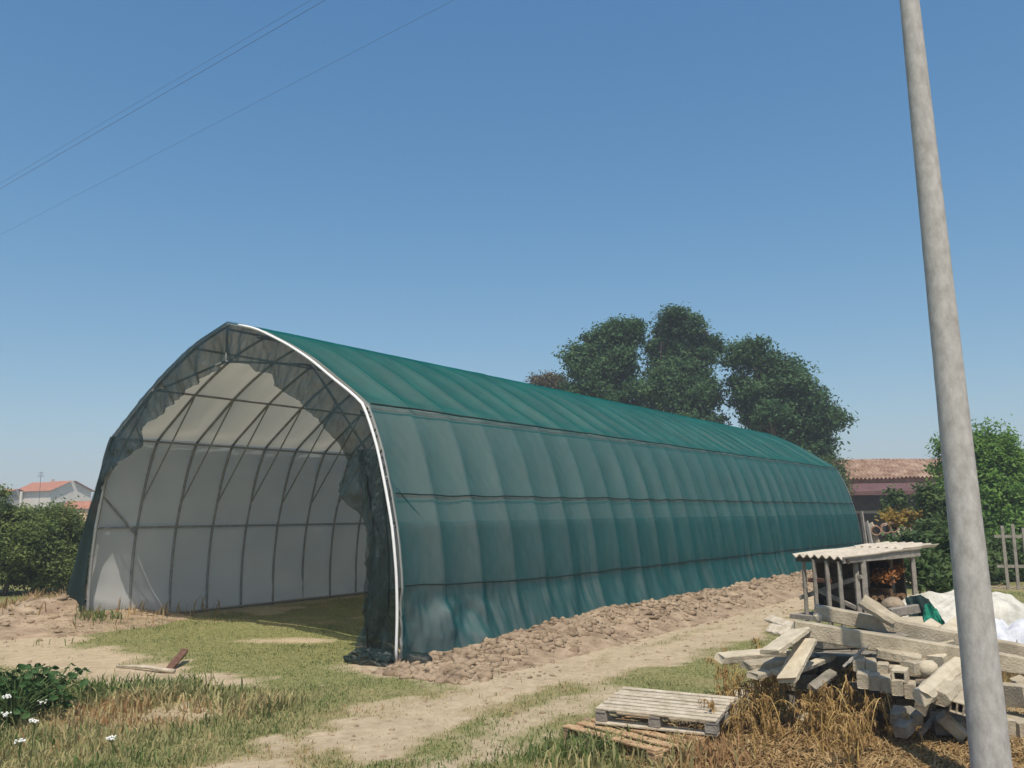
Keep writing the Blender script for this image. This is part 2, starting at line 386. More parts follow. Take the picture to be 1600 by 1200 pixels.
def ground_maps(x, y):
    n1 = fbm(x*.55, y*.55, 1, 5); n2 = fbm(x*1.9, y*1.9, 2, 4); n3 = fbm(x*5.5, y*5.5, 3, 3)
    d = np.zeros_like(n1)
    j = (n2-.5)*1.5+(n3-.5)*.7
    left = poly_dist(x, y, [(-17, 21), (-9.4, 15.6), (-7.4, 13.4), (-5.8, 11.8), (-4.3, 10.9), (-3.4, 10.6)])
    d = np.maximum(d, sstep(1.5, .25, left+j*1.1+(x+4.5 > 0)*.5))
    track = poly_dist(x, y, [(-2.6, 6.2), (-1.5, 7.7), (-.9, 9.0), (.2, 10.3), (1.7, 11.8), (3.5, 14.2), (6.7, 19.8), (10, 26)])
    d = np.maximum(d, .95*sstep(.85, .05, track+j*.9))
    t2 = poly_dist(x, y, [(-.9, 6.2), (-.3, 7.6), (.25, 8.6), (1.1, 9.8)])
    d = np.maximum(d, .7*sstep(.5, 0, t2+j*.7))
    d = np.maximum(d, .9*sstep(.75, .1, np.hypot((x+3.6)/1.5, (y-14.2)/.7)+j*.35))
    w, s = ws(x, y)
    mo = sstep(-2.6, -1.9, w+j*.5)*sstep(.9, .2, w)*sstep(-1.3, -.4, s+j*.6)
    d = np.maximum(d, mo)
    d = np.maximum(d, .8*sstep(1.0, .3, np.hypot((x+9)/2.2, (y-17.2)/2.0)+j*.4))
    d = np.maximum(d, .75*sstep(.66, .74, n1)*.8)
    base = poly_dist(x, y, [tuple(TW(8.0, 0, 0)[:2]), tuple(TW(8.0, 24, 0)[:2])])
    d = np.maximum(d, .55*sstep(.9, .1, base+j*.9))
    dry = np.clip(.20-.10*sstep(0, -2, x)+1.3*(n1-.5)+.9*(n2-.5), 0, 1)
    dry = np.maximum(dry, sstep(.2, 1.6, x+j)*sstep(9.6, 8.2, y+j*.6))
    dry = np.maximum(dry, .9*sstep(1.3, .2, np.hypot((x+3.9)/1.3, (y-8.7)/.9)+j*.5))
    dry = np.maximum(dry, .8*sstep(.9, .2, track+j*.6))
    gr = np.exp(-(((x-2.9)/1.5)**2+((y-12.9)/1.6)**2)) + .8*np.exp(-(((x+2.5)/3)**2+((y-13)/2)**2))
    dry = np.clip(dry-.35*gr, 0, 1)
    return d, dry
def ground_z(x, y):
    return .05*(fbm(x*.35, y*.35, 21)-.5)+.025*(fbm(x*2.2, y*2.2, 22)-.5)+mound_h(x, y)*.0

fine_x = np.arange(-17, 13.01, .13); fine_y = np.arange(3.5, 34.01, .13)
out = np.array([1.5, 4, 9, 18, 40, 90, 200, 500, 1200, 3000])
gx = np.concatenate([(-17-out)[::-1], fine_x, 13+out]); gy = np.concatenate([(3.5-out)[::-1], fine_y, 34+out])
X, Y = np.meshgrid(gx, gy, indexing='ij'); x, y = X.ravel(), Y.ravel()
far = np.maximum.reduce([np.abs(x+2)-15, np.abs(y-19)-15.3, np.zeros_like(x)])
z = ground_z(x, y)*(far <= .5)
D_, DRY_ = ground_maps(x, y)
gm = bpy.data.materials.new('grass and dry earth'); gm.use_nodes = True
t = gm.node_tree; N = t.nodes; Lk = t.links; b = N['Principled BSDF']; b.inputs['Roughness'].default_value = 1; b.inputs['Specular IOR Level'].default_value = .05
tc = N.new('ShaderNodeTexCoord')
def noise(scale, detail=8):
    n = N.new('ShaderNodeTexNoise'); n.inputs['Scale'].default_value = scale; n.inputs['Detail'].default_value = detail; n.inputs['Roughness'].default_value = .68
    Lk.new(tc.outputs['Object'], n.inputs['Vector']); return n
def ramp(src, c1, c2, p1=.35, p2=.65):
    r = N.new('ShaderNodeValToRGB'); r.color_ramp.elements[0].color = (*c1, 1); r.color_ramp.elements[1].color = (*c2, 1)
    r.color_ramp.elements[0].position = p1; r.color_ramp.elements[1].position = p2; Lk.new(src, r.inputs[0]); return r
def mixc(f, a, c):
    m = N.new('ShaderNodeMix'); m.data_type = 'RGBA'; Lk.new(f, m.inputs[0]); Lk.new(a, m.inputs[6]); Lk.new(c, m.inputs[7]); return m.outputs[2]
nA, nB, nC = noise(9), noise(2.2), noise(45, 4)
green = ramp(nA.outputs[0], (.16, .17, .065), (.27, .255, .115))
dryc = ramp(nA.outputs[0], (.27, .21, .115), (.40, .325, .195))
dirtA = ramp(nB.outputs[0], (.36, .28, .18), (.54, .44, .30)); dirtB = ramp(nA.outputs[0], (.27, .21, .135), (.58, .48, .345), .3, .7)
fx = N.new('ShaderNodeValue'); fx.outputs[0].default_value = .5
dirt_c = mixc(fx.outputs[0], dirtA.outputs[0], dirtB.outputs[0])
def attrn(nm):
    a = N.new('ShaderNodeAttribute'); a.attribute_name = nm; return a
def fuzzy(nm, lo, hi, k=.55):
    a = attrn(nm); ad = N.new('ShaderNodeMath'); ad.operation = 'MULTIPLY_ADD'; ad.inputs[1].default_value = k
    sb = N.new('ShaderNodeMath'); sb.operation = 'SUBTRACT'; sb.inputs[1].default_value = .5
    Lk.new(nC.outputs[0], sb.inputs[0]); Lk.new(sb.outputs[0], ad.inputs[0]); Lk.new(a.outputs['Fac'], ad.inputs[2])
    mr = N.new('ShaderNodeMapRange'); mr.inputs[1].default_value = lo; mr.inputs[2].default_value = hi; Lk.new(ad.outputs[0], mr.inputs[0]); return mr.outputs[0]
g1 = mixc(fuzzy('dry', .15, .85), green.outputs[0], dryc.outputs[0])
g2 = mixc(fuzzy('dirt', .2, .75), g1, dirt_c)
Lk.new(g2, b.inputs['Base Color'])
bp = N.new('ShaderNodeBump'); bp.inputs['Strength'].default_value = .7; bp.inputs['Distance'].default_value = .04
n4 = noise(22, 8); Lk.new(n4.outputs[0], bp.inputs['Height']); Lk.new(bp.outputs[0], b.inputs['Normal'])
solo('ground', np.stack([x, y, z], 1), gridfaces(len(gx), len(gy)), gm, (0, 0, 0), 'flat yard of worn yellow green grass and bare dry earth', kind='structure', smooth=True, attrs={'dirt': D_, 'dry': DRY_})

# soil mound along the tunnel (its own sheet, sunk below the ground at its edges)
ss = np.arange(-2.0, 26.5, .06); ww = np.arange(-2.7, .75, .055)
Sg, Wg = np.meshgrid(ss, ww, indexing='ij'); P = TW(Wg.ravel(), Sg.ravel(), 0); mx_, my_ = P[:, 0], P[:, 1]
mh = mound_h(mx_, my_)
P[:, 2] = np.where(mh > .012, mh+ground_z(mx_, my_)*.5, -.06)+.02*(fbm(mx_*9, my_*9, 12)-.5)*(mh > .012)
solo('soil_mound', P, gridfaces(len(ss), len(ww)), MT['soil'], (0, 0, 0), 'bank of dug up dry clay heaped along the green net wall', kind='structure', smooth=True)
hx, hy = np.meshgrid(np.arange(-12, -6, .1), np.arange(14.5, 20.5, .1), indexing='ij'); hx, hy = hx.ravel(), hy.ravel()
hh = mound_h(hx, hy)
solo('soil_heap', np.stack([hx, hy, np.where(hh > .03, hh, -.05)], 1), gridfaces(60, 60), MT['soil'], (0, 0, 0), 'low heap of dry clods left of the tunnel mouth', kind='structure', smooth=True)

# clods
def clods(n, sampler, name, label, rmin, rmax, seed):
    r = np.random.default_rng(seed); V0, F0 = ico(1); Vs, Fs = [], []
    c = 0
    for i in range(n):
        px_, py_ = sampler(r); rad = rmin+(rmax-rmin)*r.random()**4.6
        k = r.normal(0, 1, (3, 3)); d = np.sin(V0@k[0]*2+r.random()*6)+np.sin(V0@k[1]*2.5)
        Q = (V0*(1+.16*d[:, None])+r.normal(0, .20, V0.shape))*rad*np.array([r.uniform(.8, 1.4), r.uniform(.8, 1.3), r.uniform(.5, .85)])
        zz = float(mound_h(np.array(px_), np.array(py_)))+rad*.02
        Vs.append(Q+np.array([px_, py_, zz])); Fs.append(F0+c); c += len(V0)
    solo(name, np.concatenate(Vs), np.concatenate(Fs), MT['clod'], (0, 0, 0), label, kind='stuff')
def samp_mound(r):
    s = -.8+r.random()**1.5*25; w = r.normal(-1.0, .34); w = min(max(w, -2.3), -.15); p = TW(w, s, 0); return p[0], p[1]
clods(8000, samp_mound, 'soil_clods', 'broken clods of dry clay strewn over the soil bank', .008, .080, 3)
def samp_heap(r): return r.normal(-9.0, .9), r.normal(17.0, 1.0)
clods(400, samp_heap, 'soil_clods', 'dry clods on the low heap left of the tunnel', .015, .09, 4)
def samp_litter(r):
    s = -1.9+r.random()*14; w = -1.8-abs(r.normal(0, .7)); p = TW(w, s, 0); return p[0], p[1]
def samp_path(r):
    k = r.integers(0, 7); a, b = [((-17, 21), (-9.4, 15.6)), ((-9.4, 15.6), (-5.8, 11.8)), ((-5.8, 11.8), (-3.4, 10.6)), ((-2.6, 6.2), (-.9, 9)), ((-.9, 9), (1.7, 11.8)), ((1.7, 11.8), (6.7, 19.8)), ((-.9, 6.2), (1.1, 9.8))][k]
    t_ = r.random(); return a[0]+(b[0]-a[0])*t_+r.normal(0, .55), a[1]+(b[1]-a[1])*t_+r.normal(0, .55)
clods(900, samp_path, 'pebbles', 'small stones and crumbs of earth lying on the bare track', .005, .035, 6)
clods(260, samp_litter, 'pebbles', 'small crumbs of clay scattered on the track', .008, .035, 5)

# ================================================================ POLYTUNNEL
RP = np.array([(0, 0), (-.02, .63), (0, 1.14), (.08, 1.76), (.21, 2.29), (.39, 2.91), (.60, 3.40), (.70, 3.56)])
RR = np.array([(.70, 3.56), (.84, 3.68), (1.29, 3.97), (1.84, 4.35), (2.41, 4.67), (3.21, 5.04), (4.085, 5.27)])
def resample(P, n):
    P = np.asarray(P, float); d = np.r_[0, np.cumsum(np.linalg.norm(np.diff(P, axis=0), axis=1))]; t = np.linspace(0, d[-1], n)
    Q = np.stack([np.interp(t, d, P[:, k]) for k in range(P.shape[1])], 1)
    for _ in range(int(n/len(P)*1.2)): Q[1:-1] = .25*Q[:-2]+.5*Q[1:-1]+.25*Q[2:]
    return Q
SIDE, ROOF = resample(RP, 64), resample(RR, 44)
def mirror(P): Q = np.array(P); Q[:, 0] = TW_-Q[:, 0]; return Q
def inset(P, d):
    T = np.gradient(P, axis=0); T /= np.linalg.norm(T, axis=1)[:, None]
    return P+np.stack([T[:, 1], -T[:, 0]], 1)*d           # toward the inside for right-hand profiles (going up)
BAY = TL_/28
tun = thing('polytunnel', (*TW(TW_/2, 0, 0)[:2], 0), 'long green net covered hoop tunnel with open front and white lining', 'tunnel')

def shell(prof, svals, off, sagf, wrinkle, mirrored, name, m):
    """cloth over the hoops: prof is a right-hand profile, off an outward offset"""
    n, k = len(svals), len(prof)
    T = np.gradient(prof, axis=0); T /= np.linalg.norm(T, axis=1)[:, None]
    out = np.stack([-T[:, 1], T[:, 0]], 1)                 # outward normal of a right-hand profile
    Sg, Kg = np.meshgrid(svals, np.arange(k), indexing='ij')
    w = prof[Kg, 0].copy(); z = prof[Kg, 1].copy()
    u = (Sg/BAY) % 1.0
    d = off+sagf(u, Kg/(k-1), Sg)+wrinkle(Sg, Kg/(k-1), z)
    w2 = w+out[Kg, 0]*d; z2 = z+out[Kg, 1]*d
    return w2, z2, Sg
s_vals = np.unique((np.arange(28)[:, None]*BAY+np.array([0, .014, .05, .13, .22, .32, .42, .5, .58, .68, .78, .87, .95, .986])[None]*BAY).ravel().tolist()+[TL_])
svf = np.unique(np.concatenate([s_vals, np.linspace(0, 6*BAY, 170)]))
hoop_irreg = rng.uniform(.62, 1.15, 40)
def bayvar(Sg): return hoop_irreg[np.clip((Sg/BAY).astype(int), 0, 39)]
def sag_side(u, v, Sg):
    e = np.clip(sstep(0.0, .25, v)*sstep(1.06, .6, v)+.30, 0, 1)
    return -.050*bayvar(Sg)*(1-(2*u-1)**2)*e
def wr_side(Sg, v, z):
    low = sstep(1.05, .55, z); mid = sstep(2.0, 1.0, z)
    vert = (fbm(Sg*4.5+z*.8, z*.9+3, 31, 3)-.5)*.11*low + (fbm(Sg*5.5, z*.5, 33, 3)-.5)*.055*mid*sstep(2.5, 8, Sg)
    vert2 = (fbm(Sg*3.2+z*.5, z*.35, 39, 3)-.5)*.05*sstep(3.4, 2.6, z)*sstep(5, 10, Sg)
    diag = (fbm(Sg*1.2+z*2.2, z*1.5-Sg*2.0, 35, 4)-.5)*.24*low*sstep(3.2, .6, Sg)
    fine = (fbm(Sg*8+z*6, z*9, 41, 3)-.5)*.012
    return vert+vert2+diag+fine
def build_side(mirrored, name, m, off, zmax=None):
    prof = SIDE if zmax is None else SIDE[SIDE[:, 1] <= zmax]
    sv = svf if not mirrored else s_vals
    w, z, Sg = shell(prof, sv, off, sag_side if zmax is None else (lambda u, v, S: -.050*bayvar(S)*(1-(2*u-1)**2)*np.clip(sstep(0, .25*len(SIDE)/len(prof), v)+.30, 0, 1)), wr_side, mirrored, name, m)
    # the skirt spreads out over the soil
    fl = .22*np.clip(1-z/.8, 0, 1)**1.3*(sstep(.05, 1.2, Sg)) if not mirrored else .70*np.clip(1-z/3.5, 0, 1)**1.1
    w = w-fl; z = np.maximum(z, .02+.10*(fbm(Sg*2, Sg*.3, 44)-.3)*(sstep(.1, .8, Sg)))
    if mirrored: w = TW_-w
    obj(name, TW(w, Sg, z).reshape(-1, 3), gridfaces(len(sv), len(prof)), m, tun, smooth=True)
build_side(False, 'side_net', MT['side_net'], .045)
build_side(False, 'overlap_net', MT['overlap'], .060, 1.86)
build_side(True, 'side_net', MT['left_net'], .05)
def sag_roof(u, v, Sg): return -.070*bayvar(Sg)*(1-(2*u-1)**2)*np.clip(sstep(.95, .25, v), 0, 1)*np.clip(.2143+sstep(0, .15, v), 0, 1)
def wr_roof(Sg, v, z): return (fbm(Sg*2.4, v*1.6+Sg*.2, 51, 3)-.5)*.05*sstep(.98, .6, v) + (fbm(Sg*7, v*6, 53, 3)-.5)*.012
for mir in (False, True):
    w, z, Sg = shell(ROOF, s_vals, .05, sag_roof, wr_roof, mir, 'roof_net', None)
    if mir: w = TW_-w
    obj('roof_net', TW(w, Sg, z).reshape(-1, 3), gridfaces(len(s_vals), len(ROOF)), MT['roof_net'], tun, smooth=True)
# white lining under the net
def wr_lin(Sg, v, z):
    hz = (fbm(z*3.2, Sg*.35, 61, 3)-.5)*.11*sstep(1.7, 2.6, z)*sstep(3.3, 2.9, z)*sstep(1.5, 4, Sg)
    lo = (fbm(z*2.6+Sg*.9, Sg*.4, 63, 3)-.5)*.16*sstep(.75, .25, z)
    return hz+lo+(fbm(z*2.5, Sg*1.5, 65, 3)-.5)*.03*sstep(3.5, 3.2, z)
for mir in (False, True):
    if mir: w, z, Sg = shell(SIDE, s_vals, 0, lambda u, v, S: (.020*(1-(2*u-1)**2)*np.clip(v*4, 0, 1)-.035)*(1-sstep(.8, .98, v))+sstep(.8, .98, v)*(.012-.015*bayvar(S)*(1-(2*u-1)**2)), wr_lin, mir, '', None)
    else:
        w, z, Sg = shell(SIDE, s_vals, .008, sag_side, wr_side, mir, '', None); w = w-.20*np.clip(1-z/.8, 0, 1)**1.3*sstep(.05, 1.2, Sg)
    z = np.maximum(z, .03)
    if mir: w = TW_-w
    obj('lining', TW(w, Sg, z).reshape(-1, 3), gridfaces(len(w), len(SIDE)), MT['lining'], tun, smooth=True)
    w, z, Sg = shell(ROOF, s_vals, .010, sag_roof, wr_roof, mir, '', None)
    if mir: w = TW_-w
    obj('roof_lining', TW(w, Sg, z).reshape(-1, 3), gridfaces(len(w), len(ROOF)), MT['roof_lining'], tun, smooth=True)
# hoops
half = np.concatenate([inset(SIDE, .045)[::3], inset(ROOF, .045)[::3]])
arch = np.concatenate([half, mirror(half)[::-1]])
arch[0, 1] = arch[-1, 1] = -.05
V, F = tube(TW(arch[:, 0], 0, arch[:, 1]), .026, 6)
h0 = obj('hoop', V, F, MT['galv_dull'], tun, smooth=True)
step = TW(0, BAY, 0)-TW(0, 0, 0)
for k in range(2, 29):
    c = h0.copy(); COL.objects.link(c); c.parent = tun; c.location = Vector(step*(k-1))
h0.location = (0, 0, 0)
V, F = tube(TW(arch[:, 0], BAY, arch[:, 1]), .026, 6)
h0.data = mesh('hoop', V-np.array(tun['_o']), F, MT['galv_dull'], True)
for ch in tun.children:
    if ch.name.startswith('hoop.'): ch.data = h0.data
# front pipe: galvanised, sunlight put in as white on the right half
fr = np.concatenate([SIDE[::3], ROOF[::2]]); fr[0, 1] = -.05
fr = fr[fr[:, 0] < 3.7]; V, F = tube(TW(fr[:, 0]-.015, -.10, fr[:, 1]+.015), .021, 8)
o = obj('front_pipe', V, F, MT['lit_pipe'], tun, smooth=True); o['label'] = 'galvanised front arch pipe, coloured white for the sunlight'
fm = mirror(np.concatenate([SIDE[::3], ROOF[::2]])); fm[0, 1] = -.05
V, F = tube(TW(fm[:, 0]-.12, 0, fm[:, 1]), .030, 8)
o = obj('front_pipe', V, F, MT['galv'], tun, smooth=True); o['label'] = 'grey front arch pipe'
# far pipe
fr = np.concatenate([SIDE[::3], ROOF[::2]]); V, F = tube(TW(fr[:, 0]-.03, TL_+.02, fr[:, 1]+.0), .028, 6); obj('end_pipe', V, F, MT['galv'], tun, smooth=True)
# purlins
def purlin(w, z, r=.022):
    V, F = tube(TW(np.full(30, w), np.linspace(0, TL_, 30), z), r, 6); obj('purlin', V, F, MT['galv_dull'], tun, smooth=True)
for w, z in ((.16, 1.82), (.76, 3.50), (1.95, 4.33), (3.2, 4.95)):
    purlin(w+.06, z-.02); purlin(TW_-w, z)
purlin(TW_/2, 5.18)
V, F = tube(TW(np.full(2, 8.05), np.array([0, TL_]), .06), .025, 6); obj('base_rail', V, F, MT['galv'], tun)
# chord braces
V, F = tube(TW(np.array([7.86, 6.25]), BAY, np.array([2.35, 4.32])), .017, 6); b0 = obj('brace', V, F, MT['galv_dull'], tun)
V, F = tube(TW(np.array([.31, 1.92]), BAY, np.array([2.35, 4.32])), .017, 6); b1 = obj('brace', V, F, MT['galv_dull'], tun)
for k in range(1, 28):
    for bb in (b0, b1):
        c = bb.copy(); COL.objects.link(c); c.parent = tun; c.location = Vector(step*k)
for (w0, s0, z0, w1, s1, z1) in ((7.90, 0, 2.5, 8.02, BAY, 1.66), (7.9, 0, 2.5, 6.3, 0, 4.25), (6.2, 0, 4.3, 4.1, 0, 4.62), (.3, 0, 2.5, .12, BAY, 1.66), (.3, 0, 2.45, 1.9, 0, 4.3), (1.9, 0, 4.3, 4.1, 0, 4.62), (4.085, 0, 5.2, 4.085, 0, 4.6)):
    V, F = tube(np.array([TW(w0, s0, z0), TW(w1, s1, z1)]), .02, 6); obj('brace', V, F, MT['galv_dull'], tun)
# cords over the side net
def cord(zf, name='cord', r=.011):
    sv = np.linspace(.05, TL_, 420); zz = zf(sv)+(fbm(sv*2, sv*0+5, 71)-.5)*.035
    k = np.interp(zz, SIDE[:, 1], np.arange(len(SIDE))); v = k/(len(SIDE)-1)
    d = .045+.020+sag_side((sv/BAY) % 1.0, v, sv)+wr_side(sv, v, zz)
    T = np.gradient(SIDE, axis=0); T /= np.linalg.norm(T, axis=1)[:, None]
    nx_ = np.interp(zz, SIDE[:, 1], -T[:, 1]); nz_ = np.interp(zz, SIDE[:, 1], T[:, 0])
    w = np.interp(zz, SIDE[:, 1], SIDE[:, 0])+nx_*d
    V, F = tube(TW(w, sv, zz+nz_*d), r, 5); obj(name, V, F, MT['strap'], tun, smooth=True)
cord(lambda s: 2.25+0*s)
cord(lambda s: np.interp(s, [0, 1, 3, 25], [1.0, .97, .90, .84]), r=.012)
sv = np.linspace(0, TL_, 250); V, F = tube(TW(.68-.075+.02*(1-(2*((sv/BAY) % 1)-1)**2), sv, 3.58+(fbm(sv*1.5, sv*0, 72)-.5)*.02), .015, 5); obj('cord', V, F, MT['strap'], tun, smooth=True)
# front valance of dark net in the plane of the mouth
inner = np.array([(7.93, 2.50), (7.1, 2.98), (6.22, 3.38), (6.34, 3.56), (5.47, 4.02), (4.95, 4.27), (4.25, 4.48), (4.2, 4.56), (3.29, 4.44), (3.2, 4.32), (2.76, 4.24), (2.70, 4.05), (1.81, 3.54), (1.32, 3.17), (1.08, 2.77), (1.15, 2.31), (.69, 1.86), (.55, 1.52), (.60, .94), (.70, .3), (.72, .0)])
outer = np.concatenate([mirror(np.concatenate([SIDE, ROOF])), np.concatenate([SIDE, ROOF])[::-1]])
outer = outer[(outer[:, 1] > 2.45) | (outer[:, 0] < 4)]
c0 = np.array([4.085, .5])
def polar(P): d = P-c0; return np.unwrap(np.arctan2(d[:, 1], d[:, 0])), np.linalg.norm(d, axis=1)
ai, ri = polar(inner); ao, ro = polar(outer)
ai = np.where(ai < -1, ai+2*math.pi, ai); ao = np.where(ao < -1, ao+2*math.pi, ao)
nA_, nB_ = 420, 32
ang = np.linspace(max(ai[0], ao[0]), min(ai[-1], ao[-1]), nA_)
ri2 = np.interp(ang, ai, ri); ro2 = np.interp(ang, ao, ro)+.005
ri2 = np.minimum(ri2+.03*(fbm(ang*5, ang*0, 75)-.5), ro2-.05)
tt = np.linspace(0, 1, nB_)
Rg = ro2[:, None]*(1-tt)+ri2[:, None]*tt; Ag = np.repeat(ang[:, None], nB_, 1)
w = c0[0]+Rg*np.cos(Ag); z = np.maximum(c0[1]+Rg*np.sin(Ag), .01)
s = -.05+tt[None]*(-.02)+(fbm(Ag*14, Rg*1.2, 76, 4)-.5)*(.02+.30*tt[None]**.7)+(fbm(Ag*34, Rg*7, 77, 3)-.5)*(.035+.02*tt[None])
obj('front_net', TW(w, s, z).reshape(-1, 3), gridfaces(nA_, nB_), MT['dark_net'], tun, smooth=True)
zz = np.linspace(.0, 3.55, 50); uu = np.linspace(0, 1, 10); Z, U = np.meshgrid(zz, uu, indexing='ij')
w = TW_-np.interp(Z, SIDE[:, 1], SIDE[:, 0])-.08+U*np.interp(Z, [0, 1.2, 2.6, 3.55], [.76, .52, .26, .10]); s = -.03-.05*np.sin(U*7+Z*2)-.1*(fbm(U*4, Z*1.6, 74, 3)-.5)
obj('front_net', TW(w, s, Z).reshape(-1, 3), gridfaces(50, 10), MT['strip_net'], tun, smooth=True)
# a second gathered fold down the right jamb
zz = np.linspace(.0, 2.9, 120); uu = np.linspace(0, 1, 30)
Z, U = np.meshgrid(zz, uu, indexing='ij'); base_w = np.interp(Z, SIDE[:, 1], SIDE[:, 0])
wid = np.interp(Z, [0, .35, 1.5, 2.9], [.68, .60, .40, .25])
w = base_w+.02+wid*U; s = -.16-.07*np.sin(U*11+Z*1.7)-.20*(fbm(U*5+Z*1.1, Z*1.3, 78, 3)-.5)-.05*(fbm(U*9-Z*4, Z*5, 80, 3)-.5)-.12*sstep(.5, 0, Z)*np.sin(U*6)
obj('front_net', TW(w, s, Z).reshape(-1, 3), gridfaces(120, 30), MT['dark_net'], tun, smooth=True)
# trailing heap of net on the ground at the jamb
V, F = lump((0, 0, 0), 1, 11, 4, .2); V = V*np.array([.40, .20, .12]); V += .16*(np.stack([fbm(V[:, 0]*9+k_, V[:, 1]*12+V[:, 2]*9, 79+k_) for k_ in (1, 2, 3)], 1)-.5); V[:, 2] = np.maximum(V[:, 2]+.06, .0)
p = TW(.25, -.3, 0); obj('net_heap', V@np.array([[.81, -.58, 0], [.58, .81, 0], [0, 0, 1]])+p, F.tolist(), MT['dark_net'], tun)
V, F = lump((0, 0, 0), 1, 12, 3, .35); V = V*np.array([.22, .13, .13]); p = TW(-.42, -.12, .06); obj('net_heap', V+p, F.tolist(), MT['dark_net'], tun, smooth=True)

# ================================================================ TREES
def leaf_cloud(lobes, ncl, nl, size, spread, seed, shell=.55, flat=.7):
    r = np.random.default_rng(seed); lobes = np.array(lobes, float)
    vol = lobes[:, 3]*lobes[:, 4]*lobes[:, 5]; pr = vol**.75; pr /= pr.sum(); n0 = ncl; ncl = int(ncl*2.3)
    k = r.choice(len(lobes), ncl, p=pr); d = r.normal(0, 1, (ncl, 3)); d /= np.linalg.norm(d, axis=1)[:, None]
    rad = shell+(1-shell)*r.random(ncl)**.6; rad *= 1+.17*r.normal(0, 1, ncl)
    C = lobes[k, :3]+d*lobes[k, 3:6]*rad[:, None]
    fs = 3.2/np.median(lobes[:, 3])                       # gaps between the boughs
    g = fbm(C[:, 0]*fs, C[:, 2]*fs, seed % 50, 2)+.6*fbm(C[:, 1]*fs+3, C[:, 2]*fs*1.3, seed % 50+9, 2)
    C = C[np.argsort(-g+.07*r.normal(0, 1, ncl))[:n0]]; ncl = n0
    n = ncl*nl; cs = np.repeat(r.uniform(.6, 1.4, ncl)*spread, nl)
    P = np.repeat(C, nl, 0)+r.normal(0, 1, (n, 3))*cs[:, None]*np.array([1, 1, flat])
    dr = np.repeat((C-lobes[:, :3].mean(0)), nl, 0); dr /= np.linalg.norm(dr, axis=1)[:, None]+1e-9
    nn_ = r.normal(0, .75, (n, 3))+np.array([0, 0, .8])+.6*dr
    u = np.cross(nn_, r.normal(0, 1, (n, 3))); u /= np.linalg.norm(u, axis=1)[:, None]
    v = np.cross(nn_, u); v /= np.linalg.norm(v, axis=1)[:, None]
    sz = size*r.uniform(.6, 1.4, n)[:, None]
    Q = np.stack([P-u*sz, P+v*sz*.45, P+u*sz, P-v*sz*.45], 1).reshape(-1, 3)
    return Q, np.arange(n*4).reshape(n, 4)
def limbs(base, lobes, r0, seed, sway=.3):
    r = np.random.default_rng(seed); base = np.array(base, float); mb = MB(); top = np.array(lobes[0][:3], float)
    fork = base+(np.array([*np.mean([l[:2] for l in lobes], 0), 0])-np.array([*base[:2], 0]))*.4; fork[2] = base[2]+(top[2]-base[2])*.45
    t = np.linspace(0, 1, 8)[:, None]
    trunk = base+(fork-base)*t+np.sin(t*5)*sway*.15
    tr = tube(trunk, np.linspace(r0*1.25, r0*.75, 8), 8)
    for l in lobes:
        e = np.array(l[:3], float)+np.array([0, 0, l[5]*.5]); mid = (fork+e)/2+r.normal(0, .12, 3)*np.linalg.norm(e-fork)
        tt = np.linspace(0, 1, 8)[:, None]; pth = (1-tt)**2*fork+2*tt*(1-tt)*mid+tt*tt*e
        mb.add(*tube(pth, np.linspace(r0*.6, r0*.08, 8), 6))
        for q in range(4):
            st = pth[2+q]; en = np.array(l[:3])+r.normal(0, .5, 3)*np.array(l[3:6]); mb.add(*tube(np.array([st, (st+en)/2+r.normal(0, .1, 3), en]), [r0*.2, r0*.12, r0*.04], 5))
    return tr, mb.get()
def tree(name, base, lobes, label, cat, m, ncl, nl, size, spread, r0, seed, group=None, shell=.5, flat=.7):
    if name == 'tall_tree':
        rr0 = np.random.default_rng(seed+1000); lobes = [(*l[:3], *(np.array(l[3:])*.98)) for l in lobes]; subs = []
        for q in range(40):
            l = np.array(lobes[rr0.integers(0, len(lobes))]); d_ = rr0.normal(0, 1, 3); d_ /= np.linalg.norm(d_); d_[2] = abs(d_[2])*.9-.25; rs = rr0.uniform(.32, .75)
            subs.append((*(l[:3]+d_*l[3:6]*.98), rs*1.1, rs*1.1, rs*.85))
        lobes = lobes+subs
    t = thing(name, base, label, cat, group)
    tr, lb = limbs(base, lobes[:12], r0, seed)
    obj('trunk', *tr, MT['bark'], t, smooth=True); obj('limbs', *lb, MT['bark'], t, smooth=True)
    V, F = leaf_cloud(lobes, ncl, nl, size, spread, seed, shell, flat)
    obj('crown', V, F, m, t)
    return t
def lob(px, py, D, rpx, sx=1, sz=1, sy=1):
    c = at(px, py, D); r = rpx*D/FPX; return (*c, r*sx, r*sy, r*sz)
G_T = 'tall trees behind the tunnel'
Dt = 52
bl = [lob(952, 562, Dt, 44, 1, 1.0), lob(975, 524, Dt+.5, 27), lob(920, 588, Dt-.5, 36), lob(958, 615, Dt, 50), lob(990, 518, Dt, 15), lob(912, 556, Dt, 17), lob(960, 670, Dt, 55, 1.1, 1), lob(944, 528, Dt, 16), lob(900, 620, Dt, 18)]
tree('tall_tree', (*at(965, 790, Dt)[:2], 0), bl, 'dark green tree, leftmost of the tall trees rising behind the tunnel ridge', 'tree', MT['tree_leaf'], 3000, 20, .115, .24, .30, 101, G_T)
bl = [lob(1066, 514, Dt+1, 27, 1.1, .9), lob(1052, 498, Dt+1, 13), lob(1034, 545, Dt+1, 24), lob(1075, 560, Dt+1, 34), lob(1108, 550, Dt+1, 14, .8, 1.5), lob(1058, 595, Dt+.5, 46), lob(1094, 620, Dt, 36), lob(1030, 615, Dt, 32), lob(1070, 680, Dt, 60)]
tree('tall_tree', (*at(1070, 790, Dt+1)[:2], 0), bl, 'tallest dark tree behind the tunnel, pointed top with a reddish tuft', 'tree', MT['tree_leaf'], 3100, 20, .115, .24, .32, 102, G_T)
